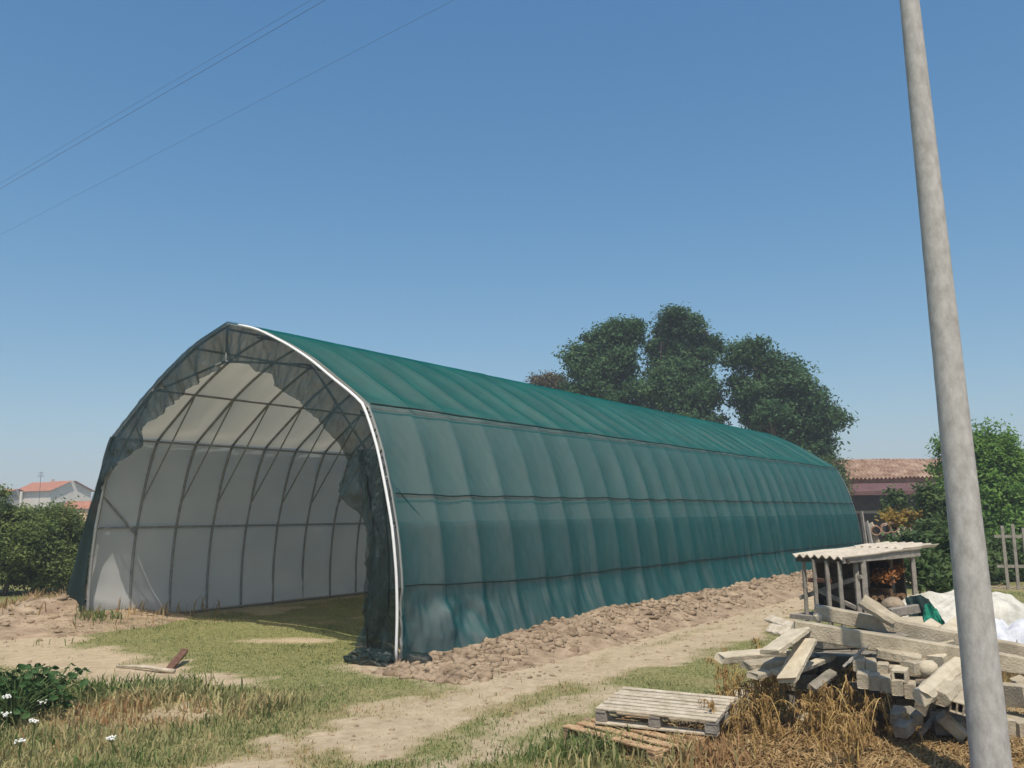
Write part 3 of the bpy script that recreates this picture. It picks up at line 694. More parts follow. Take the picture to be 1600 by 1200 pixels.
c = at(1096, 520, Dt+.6); V, F = leaf_cloud([(*c, .25, .2, .3)], 14, 6, .13, .1, 77); t_ = [o for o in COL.objects if o.name == 'tall_tree.001'][0]
o = obj('red_tuft', V, F, leafmat('reddish leaves', (.40, .07, .06), (.55, .16, .13), .3), t_)
bl = [lob(1160, 560, Dt-2, 26), lob(1198, 575, Dt-2, 28), lob(1230, 598, Dt-2, 38), lob(1258, 630, Dt-2, 34), lob(1215, 645, Dt-2, 52), lob(1274, 665, Dt-2, 30), lob(1182, 622, Dt-2, 30), lob(1265, 700, Dt-2, 36), lob(1162, 600, Dt-2, 16), lob(1293, 655, Dt-2, 14), lob(1172, 545, Dt-2, 12)]
tree('tall_tree', (*at(1225, 790, Dt-2)[:2], 0), bl, 'broad round tree, rightmost of the tall trees above the tunnel end', 'tree', MT['tree_leaf'], 3200, 20, .115, .24, .33, 103, G_T)
bl = [lob(855, 600, 62, 22, 1.1, .8), lob(870, 612, 62, 20), lob(845, 612, 62, 18)]
tree('tree', (*at(857, 790, 62)[:2], 0), bl, 'small brownish tree top peeping over the ridge left of the tall trees', 'tree', MT['tree_leaf_dry'], 450, 20, .10, .24, .2, 104)
bl = [lob(1300, 735, 48, 20), lob(1290, 760, 48, 25), lob(1312, 770, 48, 12)]
tree('tree', (*at(1298, 800, 48)[:2], 0), bl, 'small pale green tree beside the chimney at the tunnel end', 'tree', MT['shrub_leaf'], 450, 18, .09, .2, .12, 105)
# bright bushy tree at the right
Db = 29
bl = [lob(1540, 705, Db, 40, 1, 1), lob(1510, 715, Db, 34), lob(1565, 730, Db, 34), lob(1484, 702, Db, 18, 1, 1.1), lob(1482, 735, Db, 20), lob(1530, 765, Db, 60, 1, 1), lob(1575, 790, Db, 36), lob(1555, 830, Db-.5, 52), lob(1508, 820, Db, 38), lob(1525, 690, Db, 26), lob(1590, 850, Db, 30)]
tree('bushy_tree', (*at(1530, 880, Db)[:2], 0), bl, 'bright green bushy tree right behind the concrete pole', 'tree', MT['bush_leaf'], 4200, 18, .075, .16, .14, 106)
G_S = 'shrubs between the shed and the old house'
for i, (bl, m, lab, n) in enumerate([
    ([lob(1430, 855, 22, 28, 1.2, .8), lob(1462, 835, 22, 26), lob(1405, 862, 22, 20), lob(1470, 865, 22, 28)], 'shrub_leaf', 'leafy shrub behind the corrugated shed roof', 520),
    ([lob(1458, 785, 25, 17), lob(1445, 770, 25, 10, .8, 1.2), lob(1475, 805, 25, 20)], 'shrub_leaf', 'thin upright shrub in front of the barn doorway', 300),
    ([lob(1425, 812, 26, 15, 1.6, .6), lob(1455, 815, 26, 14, 1.2, .6), lob(1395, 810, 26, 11, 1.2, .6)], 'yellow_leaf', 'yellowing shrub before the ochre pillar', 200),
    ([lob(1450, 885, 17.5, 30, 1.3, .8), lob(1490, 880, 17.5, 28), lob(1500, 850, 17.5, 20), lob(1475, 905, 17, 22)], 'shrub_leaf', 'dark shrub between the shed and the white tarp', 420),
    ([lob(1560, 870, 24, 34), lob(1590, 880, 24, 30), lob(1530, 880, 23, 30)], 'shrub_leaf', 'low green shrub behind the paling fence', 420),
    ([lob(1400, 780, 30, 12, 1, 1.3), lob(1388, 800, 30, 10)], 'shrub_leaf', 'spindly young shrub beside the ochre pillar', 90)]):
    c = bl[0]; tree('shrub', (c[0], c[1], 0), bl, lab, 'shrub', MT[m], n, 14, .075, .11, .04, 120+i, G_S)
# orchard row at the left
G_O = 'orchard trees left of the tunnel'
rows = [(-55, 24.0, 2.5, 'fruit tree at the left edge of the photo'), (8, 23.6, 2.6, 'dense fruit tree, second from the left in the orchard row'), (52, 24.2, 2.55, 'low branching fruit tree below the red roofed house'), (95, 24.8, 2.6, 'fruit tree touching the left side of the tunnel net'), (-20, 29, 2.7, 'fruit tree in the second row, below the brown roof'), (40, 29.5, 2.75, 'fruit tree in the second row behind the low branching one'), (88, 30, 2.7, 'fruit tree in the second row close to the tunnel')]
for i, (px_, D, h, lab) in enumerate(rows):
    r = np.random.default_rng(200+i); b_ = at(px_, 900, D); x_, y_ = b_[0], b_[1]; h = h-.20+r.normal(0, .13)
    bl = [(x_+r.normal(0, .45), y_+r.normal(0, .3), zc, rr, rr*.8, rr*.8) for zc, rr in ((h-.5+r.normal(0, .12), .42), (h-.85, .62), (h-1.1, .8), (h-1.3, .75), (h-1.6, .75), (max(h-1.9, .45), .6), (.55, .5), (h-.3+r.normal(0, .15), .26), (h-.15+r.normal(0, .2), .18), (h-.2+r.normal(0, .2), .18), (h-.9, .35), (h-1.4, .3))]
    tree('fruit_tree', (x_, y_, 0), bl, lab, 'tree', MT['orchard_leaf'], 2000, 14, .048, .12, .06, 210+i, G_O, shell=.35)

# ================================================================ HOUSES
def gable(loc, L, Dp, wall, ridge, ang, ov, name, label, wm, rm, cat='house'):
    """ridge along local x; loc is the middle of the base; returns thing and a local->world function"""
    ca, sa = math.cos(ang), math.sin(ang)
    def G(p): p = np.asarray(p, float); q = p.copy(); q[..., 0] = loc[0]+p[..., 0]*ca-p[..., 1]*sa; q[..., 1] = loc[1]+p[..., 0]*sa+p[..., 1]*ca; return q
    t = thing(name, (loc[0], loc[1], 0), label, cat)
    a, d = L/2, Dp/2
    V = [(-a, -d, 0), (a, -d, 0), (a, d, 0), (-a, d, 0), (-a, -d, wall), (a, -d, wall), (a, d, wall), (-a, d, wall), (-a, 0, ridge-.06), (a, 0, ridge-.06)]
    F = [(0, 1, 5, 4), (2, 3, 7, 6), (1, 2, 6, 9, 5), (3, 0, 4, 8, 7)]
    obj('wall', G(V), F, wm, t)
    # tiled roof: round tile columns with stepped courses
    col, crs = .24, .34
    for sgn in (-1, 1):
        slope = math.hypot(d+ov, (ridge-wall)*(d+ov)/d); nC = int((L+2*ov)/col); nR = int(slope/crs)
        u = np.linspace(-a-ov, a+ov, nC*4+1); rows_ = np.repeat(np.arange(nR+1), 2)[1:-1]
        v = np.array([(k//2 + (k % 2))*crs for k in range(2*nR)], float); lift = np.array([.05 if k % 2 == 0 else .0 for k in range(2*nR)])
        U, Vv = np.meshgrid(u, v, indexing='ij'); Lf = np.broadcast_to(lift, U.shape)
        dy = (d+ov)-Vv*(d+ov)/slope
        hgt = ridge-(dy/d)*(ridge-wall)+.05+.06*np.cos((U+a+ov)/col*2*math.pi)+Lf+(fbm(U*.5, Vv*.5, 91)-.5)*.14
        P = np.stack([U, sgn*dy, hgt], -1).reshape(-1, 3)
        obj('roof', G(P), gridfaces(len(u), len(v)), rm, t)
    return t, G
# old farmhouse at the right, its long side towards the tunnel
c = at(1470, 800, 52); house, G = gable((c[0]+1.2, c[1]+3), 17, 7.5, 4.0, 5.35, math.radians(-3), .35, 'farmhouse', 'old low farmhouse with terracotta tile roof behind the tunnel end', MT['brick'], MT['tile'])
def hbox(name, cx, cy, cz, sx, sy, sz, m, par=None):
    V, F = box((cx, cy, cz), (sx, sy, sz)); return obj(name, G(V), F, m, par or house)
ch = hbox('chimney', -8.05, -3.0, 4.55, .75, .75, 2.2, MT['brick'])
hbox('chimney_leg', -8.3, -3.0, 5.75, .14, .6, .2, MT['brick'], ch); hbox('chimney_leg', -7.8, -3.0, 5.75, .14, .6, .2, MT['brick'], ch)
V, F = box((-8.05, -3.0, 5.93), (1.0, 1.0, .15)); V[4:] = V[4:]*np.array([1, 1, 1]); obj('chimney_cap', G(V), F, MT['tile_red'], ch)
# lean-to along the front
V, F = bar((-8.9, -5.2, 3.36), (6.0, -5.2, 3.36), 2.9, .10); V[:, 2] += (V[:, 1]+5.2)*.20; obj('porch_roof', G(V), F, MT['maroon'], house)
hbox('gutter', -1.4, -6.72, 2.98, 15, .16, .16, MT['maroon'])
for px_ in (-8.7, 5.9): hbox('porch_post', px_, -6.5, 1.45, .2, .2, 2.9, MT['wood_dark'])
hbox('pillar', -3.0, -6.35, 1.25, 1.05, .5, 2.5, MT['plaster_orange'])
hbox('parapet', .6, -6.35, 2.38, 6.1, .4, .16, MT['plaster_orange'])
hbox('low_wall', .8, -6.35, .45, 6.5, .36, .9, MT['plaster_orange'])
for k in range(5): hbox('post', -1.6+k*1.1, -6.35, 1.25, .08, .08, .7, MT['plaster_white'])
hbox('barn_shade', -2, -3.85, 1.6, 13, .1, 3.1, MT['dark'])  # dark sheet painting the shade of the barn opening
hbox('beam', -6.0, -5.9, 1.95, 4.4, .2, .16, MT['wood_grey'])
hbox('barn_door', -5.7, -3.9, 1.0, 1.3, .1, 2.0, MT['wood_dark'])
hbox('barn_door', -4.3, -4.1, .9, .9, .1, 1.8, MT['plaster_grey'])
c = at(1640, 800, 47); h2, G2 = gable((c[0]+2.0, c[1]+2.5), 8.5, 6, 4.1, 5.2, math.radians(-4), .4, 'farmhouse', 'ochre plastered house with tile roof at the right edge', MT['plaster_orange'], MT['tile'])
V, F = box((-2.6, -3.02, 1.0), (1.0, .08, 2.0)); obj('door', G2(V), F, MT['wood_dark'], h2)
w_ = box((-.6, -3.02, 1.7), (1.0, .08, 1.2)); wo = obj('window', G2(w_[0]), w_[1], MT['wood_grey'], h2)
w_ = box((-.6, -3.07, 1.7), (.8, .04, 1.0)); obj('pane', G2(w_[0]), w_[1], MT['glass'], wo)
# far houses at the left
c = at(106, 800, 130); h3, G3 = gable((c[0]-3.6, c[1]+2.2), 9.5, 6.4, 7.0, 8.5, math.radians(-31), .45, 'house', 'pale far house with a red tiled roof beyond the orchard', MT['plaster_white'], MT['tile_red'])
for yy, zz_ in ((-1.2, 4.6), (1.2, 4.6)):
    V, F = box((4.78, yy, zz_), (.08, .9, 1.2)); wo = obj('window', G3(V), F, MT['wood_grey'], h3)
V, F = box((-1, .3, 8.6), (.5, .5, .6)); obj('chimney', G3(V), F, MT['plaster_white'], h3)
c = at(119, 800, 112); h5, G5 = gable((c[0]+.2, c[1]+2), 4.0, 4.5, 3.9, 4.9, math.radians(10), .3, 'house', 'low orange roofed outbuilding in front of the pale far house', MT['plaster_orange'], MT['tile_red'])
c = at(20, 800, 130); h4, G4 = gable((c[0]-3.6, c[1]+2.2), 9.5, 5.6, 6.0, 7.35, math.radians(-31), .45, 'house', 'grey far house with brown roof at the left edge', MT['plaster_grey'], MT['tile_red'])
V, F = box((4.78, 0, 4.2), (.08, .9, 1.0)); obj('window', G4(V), F, MT['dark'], h4)
# antenna and post
p = at(63, 755, 120); an = thing('antenna', (p[0], p[1], 0), 'thin roof antenna standing beside the red roofed far house', 'antenna')
z0 = p[2]-2.0; obj('mast', *tube([(p[0], p[1], 0), (p[0], p[1], z0+3.6)], .035, 5), MT['wire'], an)
mb = MB()
for k in range(4): mb.add(*tube([(p[0]-.5+.05*k, p[1], z0+2.9+.2*k), (p[0]+.5-.05*k, p[1], z0+2.9+.2*k)], .022, 4))
obj('crossbars', *mb.get(), MT['wire'], an)
p = at(32, 790, 60); solo('post', *tube([(p[0], p[1], 0), (p[0], p[1], at(32, 768, 60)[2])], .09, 8), MT['plaster_white'], (p[0], p[1], 0), 'slim white post above the orchard at the far left', 'post')

# ================================================================ POWER LINES
for (a, b_, lab) in (((0, 295, 18.0), (508, 0, 11.5), 'thick lower power line of the close pair crossing the sky'), ((13, 279, 18.6), (486, 0, 12.0), 'thin upper power line of the close pair crossing the sky'), ((0, 367, 21.0), (684, 13, 12.2), 'single power line crossing the sky below the pair')):
    p0, p1 = at(*a), at(*b_); zc = (p0[2]+p1[2])/2; d = p1-p0
    tt = np.linspace(-2.2, 2.0, 40)[:, None]; P = p0+d*tt
    solo('power_line', *tube(P, .0030 if 'thick' in lab else .0020, 5), MT['wire'], p0, lab, 'wire', 'power lines overhead')

# ================================================================ CONCRETE POLE
pb = at(1552, 1222, 6.0); pb[2] = 0
zz = np.linspace(-.3, 7.8, 80); lean = -.0112
P = np.stack([pb[0]+lean*zz, pb[1]+0*zz, zz], 1)
rr = np.interp(zz, [-.3, 0, 5.85, 7.8], [.131, .128, .0685, .049])+rng.normal(0, .0005, 80)
solo('concrete_pole', *tube(P, rr, 40), MT['pole'], (pb[0], pb[1], 0), 'tall tapering grey concrete pole in the right foreground', 'pole', smooth=True)

# ================================================================ PALLETS
def pallet(c, ang, tiltx, tilty, L, Wd, slats, m, mb_, label, gap_top=.6, under=True, blocks=True):
    t = thing('pallet', c, label, 'pallet', 'wooden pallets on the grass')
    R = Matrix.Rotation(ang, 3, 'Z')@Matrix.Rotation(tilty, 3, 'Y')@Matrix.Rotation(tiltx, 3, 'X'); R = np.array(R)
    r = np.random.default_rng(int(abs(c[0]*100)))
    def put(name, cx, cy, cz, sx, sy, sz, mm):
        rot = r.normal(0, .012); q = np.array([[math.cos(rot), math.sin(rot), 0], [-math.sin(rot), math.cos(rot), 0], [0, 0, 1]])
        V, F = box((0, 0, 0), (sx, sy, sz), q); V = V+np.array([cx, cy, cz]); V = V@R.T+np.asarray(c)
        o = obj(name, V, F, mm, t); bv = o.modifiers.new('edge', 'BEVEL'); bv.width = .004; bv.segments = 1
    sw = Wd/slats*gap_top
    for k in range(slats):
        y_ = -Wd/2+sw/2+(Wd-sw)*k/(slats-1); put('slat', r.normal(0, .006), y_, .125+r.normal(0, .0015), L, sw, .018, m)
    for k in range(3):
        x_ = (-L/2+.05, 0, L/2-.05)[k]
        put('stringer', x_, 0, .104, .09, Wd, .02, mb_)
        for q in range(3):
            y_ = (-Wd/2+.05, 0, Wd/2-.05)[q]; put('block', x_, y_, .058, .10, .09, .07, mb_)
    for q in range(3):
        y_ = (-Wd/2+.05, 0, Wd/2-.05)[q]; put('base_board', 0, y_, .0115, L, .09, .02, m)
    return t
pallet((1.01, 7.47, .005), math.radians(-51.5), 0, 0, 1.06, .74, 5, MT['wood_brown'], MT['wood_brown'], 'brown wooden pallet lying flat under the greyer one', .62)
pallet((1.30, 7.70, .172), math.radians(-27), math.radians(3.5), math.radians(.5), 1.04, .74, 8, MT['wood_pale'], MT['wood_grey'], 'pale grey pallet resting tilted on top of the brown one', .66)

# ================================================================ RUBBLE PILE
PG = 'concrete posts thrown on the rubble pile'
CX = rng.integers(0, 9999, 200)
_n = [0]
def beam(p0, p1, w, h, label, roll=0, m='concrete', name='concrete_post', group=PG, cat='concrete post', **k):
    _n[0] += 1
    V, F = rough_bar(p0, p1, w, h, roll, seed=int(CX[_n[0]]), **k)
    return solo(name, V, F, MT[m], (np.asarray(p0)+np.asarray(p1))/2, label, cat, group)
# two long posts across the top
beam(at(1272, 955, 8.55), at(1640, 1027, 8.05), .15, .135, 'long grey concrete post lying topmost at the back of the pile', .03)
beam(at(1240, 982, 8.05), at(1600, 1040, 7.75), .16, .155, 'long square concrete post across the front top of the pile', .0)
# leaning slabs at the left end
SG = 'concrete slabs leaning at the left of the pile'
beam(at(1252, 984, 8.0), at(1203, 1019, 7.45), .19, .05, 'wide flat slab leaning left under the front post', .15, 'concrete_pale', 'concrete_slab', SG, 'slab')
beam(at(1262, 1000, 7.85), at(1229, 1062, 7.45), .18, .05, 'pale flat slab leaning steeply down into the dry weeds', .12, 'concrete_pale', 'concrete_slab', SG, 'slab')
beam(at(1123, 1029, 7.9), at(1228, 1020, 8.3), .13, .075, 'long hollow slab sticking out to the far left of the pile', .2, 'concrete_pale', 'concrete_slab', SG, 'slab')
beam(at(1165, 1040, 7.7), at(1250, 1032, 7.95), .15, .06, 'slab lying below the one that sticks out left', .1, 'concrete', 'concrete_slab', SG, 'slab')
beam(at(1200, 965, 8.9), at(1250, 983, 8.4), .10, .03, 'thin plank pointing left above the leaning slabs', .5, 'wood_pale', 'plank', None, 'plank')
beam(at(1201, 981, 8.6), at(1245, 990, 8.3), .12, .03, 'short thin board under the thin plank on the left', .6, 'wood_pale', 'plank', None, 'plank')
beam(at(1250, 1046, 7.75), at(1300, 1026, 8.2), .07, .05, 'lit stub of post deep in the hollow under the front post', .2, 'concrete_pale', group=PG)
beam(at(1318, 1042, 7.6), at(1358, 1006, 7.9), .025, .025, 'thin dark stick propped inside the hollow of the pile', 0, 'wood_grey', 'stick', None, 'stick')
beam(at(1370, 1018, 7.9), at(1440, 1032, 7.75), .15, .085, 'short thick post just below the front post, right of the hollow', .1)
beam(at(1412, 1024, 8.0), at(1447, 1033, 7.8), .08, .05, 'broken brown chunk beside the short thick post', .3, 'stone', 'rubble_chunk', None, 'rubble')
# block bent on top
V, F = rough_bar(at(1346, 938, 8.3), at(1400, 972, 8.15), .15, .085, .5, seed=3, amp=.003, rings=5, ch=.03); solo('concrete_block', V, F, MT['concrete'], at(1370, 955, 8.2), 'chunky worn block lying slanted on the topmost post', 'block')
# fill of the pile: stacked lower courses so that everything rests on something
BG = 'concrete blocks stacked in the pile'
def block(c, yaw, L, w, h, label, m='concrete', holes=0, pitch=0.0, rollb=0.0, top=False):
    d = np.array([math.cos(yaw)*math.cos(pitch), math.sin(yaw)*math.cos(pitch), math.sin(pitch)])*L/2; c = np.asarray(c, float)
    if holes:
        e = .022; n = holes; xs = [-w/2]; 
        cw = (w-(n+1)*e)/n
        for i in range(n): xs += [xs[-1]+e, xs[-1]+e+cw]
        xs += [w/2]; ys = [-h/2, -h/2+e, h/2-e, h/2]
        solid = [[1]*(2*n+1), [1 if i % 2 == 0 else 0 for i in range(2*n+1)], [1]*(2*n+1)]
        V, F = cells(xs, ys, solid, c-d, c+d, rollb)
    else:
        _n[0] += 1; V, F = rough_bar(c-d, c+d, w, h, rollb, seed=int(CX[_n[0] % 200]), rings=4, amp=.0008, ch=.009, endjag=.002)
    o = solo('concrete_block', V, F, MT[m], c, label, 'block', BG)
    if holes:
        bv = o.modifiers.new('edge', 'BEVEL'); bv.width = .005; bv.segments = 2; bv.limit_method = 'ANGLE'
    return o
# the shelf row of blocks seen end on
row = [(1348, 1065), (1365, 1068), (1383, 1072), (1402, 1076), (1422, 1081)]
labs = ['end of the row of blocks, leftmost above the dry weeds', 'second block from the left in the end-on row', 'middle block of the end-on row', 'fourth block from the left in the end-on row', 'rightmost block of the end-on row, wide flat top']
for (q, lab) in zip(row, labs):
    c = at(q[0], q[1], 7.45); c += np.array([.09, .2, 0]); block(c, math.radians(66), .42, .100, .125, lab, 'concrete')
row2 = [(1343, 1040, .0, 'small worn block at the left of the upper end-on row'), (1361, 1043, .05, 'second small block of the upper end-on row'), (1381, 1047, -.04, 'third small block of the upper end-on row'), (1399, 1051, .03, 'fourth small block of the upper end-on row')]
for (a, b_, yw, lab) in row2:
    c = at(a, b_, 7.66)+np.array([.06, .15, -.005]); block(c, math.radians(66)+yw, .34, .098, .10, lab, 'concrete', rollb=.1*yw)
block(at(1412, 1057, 7.5)+np.array([.03, .12, 0]), math.radians(60), .28, .12, .10, 'hollow block with one square hole in its end', 'concrete_pale', holes=1)
beam(at(1378, 1030, 7.9), at(1400, 1046, 7.8), .11, .03, 'broken flat slab leaning on the small blocks', .3, 'concrete_pale', 'concrete_slab', SG, 'slab')
block(at(1431, 1043, 7.7), math.radians(30), .22, .13, .12, 'square block behind the hollow one, dark side to the camera', 'concrete')
V, F = lump(at(1449, 1046, 7.65), .085, 21, 2, .14, (1.1, .9, .95)); solo('rubble_stone', V, F.tolist(), MT['concrete_pale'], at(1449, 1046, 7.65), 'rounded pale concrete lump among the blocks', 'stone', smooth=True)
block(at(1468, 1030, 7.85), math.radians(48), .26, .15, .13, 'pale cube like block left of the pole', 'concrete_pale', pitch=.15)
# long hollow slabs slanting down towards the camera
HG = 'hollow clay slabs slanting beside the pole'
def hollow_slab(p0, p1, w, h, label, roll=0):
    e = .016; n = 3; cw = (w-(n+1)*e)/n; xs = [-w/2]
    for i in range(n): xs += [xs[-1]+e, xs[-1]+e+cw]
    xs += [w/2]; ys = [-h/2, -h/2+e, h/2-e, h/2]
    solid = [[1]*(2*n+1), [1 if i % 2 == 0 else 0 for i in range(2*n+1)], [1]*(2*n+1)]
    V, F = cells(xs, ys, solid, p0, p1, roll); o = solo('hollow_slab', V, F, MT['concrete'], (np.asarray(p0)+np.asarray(p1))/2, label, 'slab', HG)
    bv = o.modifiers.new('edge', 'BEVEL'); bv.width = .012; bv.segments = 2; bv.limit_method = 'ANGLE'
beam(at(1440, 1090, 7.0), at(1500, 1036, 7.75), .15, .11, 'long worn slab with rounded end slanting up to the right, first left of the pole', .30, 'concrete_pale', 'hollow_slab', HG, 'slab', ch=.035, amp=.003)
beam(at(1470, 1092, 7.05), at(1514, 1050, 7.75), .15, .11, 'second long slab with rounded end, half hidden by the slab beside it', .28, 'concrete', 'hollow_slab', HG, 'slab', ch=.035, amp=.003)
hollow_slab(at(1500, 1108, 7.0), at(1530, 1060, 7.7), .16, .10, 'short slanting slab touching the pole, holes in its end', .2)
for (p0_, p1_, w_, h_, rl, m_, lab_) in (
    (np.array((2.75, 8.31, .80)), np.array((3.62, 8.31, .77)), .44, .035, 0, 'concrete_shaded', 'added flat slab bridging the two long posts to shade the hollow'),  # slab added to keep the sun out of the hollow
    (at(1268, 1076, 7.55), at(1300, 1052, 7.8), .09, .05, .3, 'concrete_shaded', 'shaded short post at the bottom of the hollow'),
    (at(1462, 1020, 8.1), at(1500, 1050, 7.8), .10, .04, .7, 'concrete_pale', 'pale fragment wedged above the slanting slabs'),
    (at(1470, 1118, 7.25), at(1505, 1150, 7.2), .12, .09, .2, 'concrete', 'short post lying low between slabs and pole'),
    (at(1436, 1150, 7.35), at(1462, 1118, 7.45), .05, .03, .2, 'wood_grey', 'thin lath sticking up by the foot of the pile'),
    (at(1445, 1012, 8.3), at(1490, 1004, 8.2), .09, .07, .2, 'concrete', 'short post end under the back post near the pole'),
    (at(1213, 1052, 7.6), at(1262, 1036, 8.0), .12, .04, .3, 'concrete_pale', 'flat slab lying under the steep leaning slab'),
    (at(1176, 1056, 7.5), at(1212, 1046, 7.8), .13, .05, .1, 'concrete', 'small slab half buried in weeds at the left of the pile'),
    (at(1588, 1062, 8.0), at(1620, 1085, 7.7), .12, .06, .4, 'concrete', 'grey slab behind the large hollow block at the right edge')):
    beam(p0_, p1_, w_, h_, lab_, rl, m_, 'rubble_piece', 'broken pieces wedged in the pile', 'rubble')
# right of the pole
block(at(1578, 1085, 7.6), math.radians(108), .46, .20, .17, 'large hollow block with holes on top, right of the pole', 'concrete', holes=2, pitch=-.10)
block(at(1576, 1140, 7.35)+np.array([0, .1, 0]), math.radians(85), .34, .11, .17, 'narrow block under the large hollow one, next to the pole', 'concrete')
block(at(1597, 1143, 7.3)+np.array([.05, .1, 0]), math.radians(85), .36, .20, .17, 'wide block at the lower right corner of the photo', 'concrete')
block(at(1490, 1135, 7.35)+np.array([0, .1, 0]), math.radians(70), .36, .24, .12, 'dark lower block left of the pole, under the slanting slabs', 'concrete_shaded')
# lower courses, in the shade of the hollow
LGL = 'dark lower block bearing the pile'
k = 0
for iy, yy in enumerate((8.05, 8.45, 8.78)):
    for ix in range(5):
        for iz in range(3 if iy else 2):
            x_ = 2.78+ix*.36+rng.normal(0, .02); 
            if iy < 2 and ix < 2: continue
            block((x_, yy+rng.normal(0, .03), .09+iz*.175), rng.normal(0, .06), .34, .26, .165, LGL, 'concrete_shaded')
for i, (a, b_, D, yw) in enumerate(((1365, 1098, 7.75, 70), (1392, 1102, 7.75, 80), (1420, 1106, 7.7, 75), (1450, 1108, 7.65, 70), (1345, 1092, 7.9, 60))):
    block(at(a, b_, D)+np.array([.05, .25, 0]), math.radians(yw), .45, .17, .14, LGL, 'concrete_shaded')
    c = at(a, b_, D)+np.array([.06, .35, 0]); 
    block((c[0], c[1], .08), math.radians(yw), .5, .2, .16, LGL, 'concrete_shaded')
    block((c[0]+.02, c[1], .24), math.radians(yw+6), .5, .2, .15, LGL, 'concrete_shaded')
for (a, b_, D, yw, lab) in ((1404, 1118, 7.25, 55, 'small block tumbled at the foot of the pile, right of the weeds'), (1424, 1119, 7.3, 100, 'upright small block at the foot of the pile'), (1413, 1137, 7.1, 40, 'lowest small block lying on the soil by the weeds')):
    c = at(a, b_, D); c[2] = max(c[2], .06); block(c, math.radians(yw), .16, .11, .10, lab, 'concrete_shaded', pitch=.25)
for i, (a, b_, lab) in enumerate(((1245, 1060, 'pale stone under the steep slab'), (1190, 1070, 'pale stone showing between dry stems'), (1160, 1085, 'small white stone behind the tilted pallet'), (1262, 1125, 'pale rough stone among dry weeds near the front'), (1340, 1110, 'large pale stone behind the right weeds'))):
    g = gnd(a, b_+15); V, F = lump((g[0], g[1], .06), .11, 40+i, 2, .22, (1.2, 1, .8)); solo('rubble_stone', V, F.tolist(), MT['concrete_pale'], g, lab, 'stone', smooth=True)
# pieces beside the shed
block(at(1415, 973, 9.2), math.radians(8), .32, .10, .14, 'perforated brick with a row of holes before the shed', 'concrete_pale', holes=4, rollb=1.3)
beam(at(1390, 958, 9.6), at(1434, 951, 9.9), .06, .10, 'short wooden beam lying before the shed opening', 0, 'wood_grey', 'timber', None, 'timber')
V, F = lump(at(1396, 946, 9.9), .12, 31, 2, .12, (1.1, 1, .8)); solo('boulder', V, F.tolist(), MT['stone'], at(1396, 946, 9.9), 'round brown stone at the shed opening', 'stone', smooth=True)
beam(at(1436, 992, 8.9), at(1462, 973, 9.3), .14, .04, 'pale slab fragment before the white tarp', .5, 'concrete_pale', 'concrete_slab', SG, 'slab')
beam(at(1472, 992, 8.7), at(1500, 972, 9.1), .14, .05, 'tilted slab fragment touching the pole before the tarp', .5, 'concrete_pale', 'concrete_slab', SG, 'slab')
V, F = lump(at(1278, 966, 8.45), .05, 33, 1, .3); solo('rubble_stone', V, F.tolist(), MT['concrete_pale'], at(1278, 966, 8.45), 'small white stone on the left end of the top posts', 'stone')
for i, (a, b_, D, yw) in enumerate(((1300, 985, 9.2, 10), (1350, 995, 9.2, 0), (1400, 1000, 9.2, 5), (1450, 1005, 9.1, 0), (1300, 1000, 9.25, 5))):
    c = at(a, b_, D)
    for zc in np.arange(.09, c[2]+.02, .17): block((c[0], c[1], zc), math.radians(yw), .38, .3, .165, LGL, 'concrete_shaded')

# ================================================================ SHED
shed = thing('woodshed', (*at(1360, 960, 12)[:2], 0), 'low open woodshed with a corrugated sheet roof beside the rubble', 'shed')
P1, P2, P3 = at(1238, 867, 12.4), at(1322, 872, 11.5), at(1440, 857, 12.45)
ea, el_ = P1-P2, P3-P2
def sheet(o, e1, e2, n, name, lift=0, thick=.012, amp=.022):
    """corrugated along e2, waves counted along e1"""
    nu = n*8+1; nv = 6; U, Vv = np.meshgrid(np.linspace(0, 1, nu), np.linspace(0, 1, nv), indexing='ij')
    Pp = o+U[..., None]*e1+Vv[..., None]*e2; Pp[..., 2] += amp*np.cos(U*n*2*math.pi)+lift+(fbm(Vv*3, U*2, 95)-.5)*.03
    top = Pp.reshape(-1, 3); bot = top-np.array([0, 0, thick]); F = gridfaces(nu, nv); nn = len(top)
    Fl = F.tolist()+(F[:, ::-1]+nn).tolist()
    ring = [i*nv for i in range(nu)]+[(nu-1)*nv+j for j in range(1, nv)]+[i*nv+nv-1 for i in range(nu-2, -1, -1)]+[j for j in range(nv-2, 0, -1)]
    for a_, b_ in zip(ring, ring[1:]+ring[:1]): Fl.append((a_, b_, b_+nn, a_+nn))
    obj(name, np.concatenate([top, bot]), Fl, MT['fibre'], shed, smooth=False)
sheet(P2, ea, el_, 7, 'roof_sheet')
sheet(P2+el_*.80+ea*.05, ea*.92, el_*.50, 6, 'roof_sheet', .016)
def sp(u, v, z): p = P2+ea*u+el_*v; return np.array([p[0], p[1], z])
floor_z = .52
rt = P2[2]-.05
def post(u, v, m='wood_grey', w=.055, lean=(0, 0), z0=0.0):
    p = sp(u, v, z0); q = sp(u+lean[0], v+lean[1], rt+.03*v); V, F = rough_bar(p, q, w, w, 0, .006, 8, .002, seed=int(u*100+v*10)); obj('post', V, F, MT[m], shed)
for u, v, w in ((.62, .02, .05), (.38, .02, .05), (.16, .02, .05), (.06, .24, .075), (.08, .92, .06), (.85, .04, .05), (.9, .9, .06), (.5, .95, .05)): post(u, v, w=w)
post(.02, .13, lean=(.12, .08), w=.06)
V, F = rough_bar(sp(.05, .0, rt+.02), sp(.05, 1.0, rt+.05), .04, .09, 0, .006, 8, .002); obj('eaves_beam', V, F, MT['wood_grey'], shed)
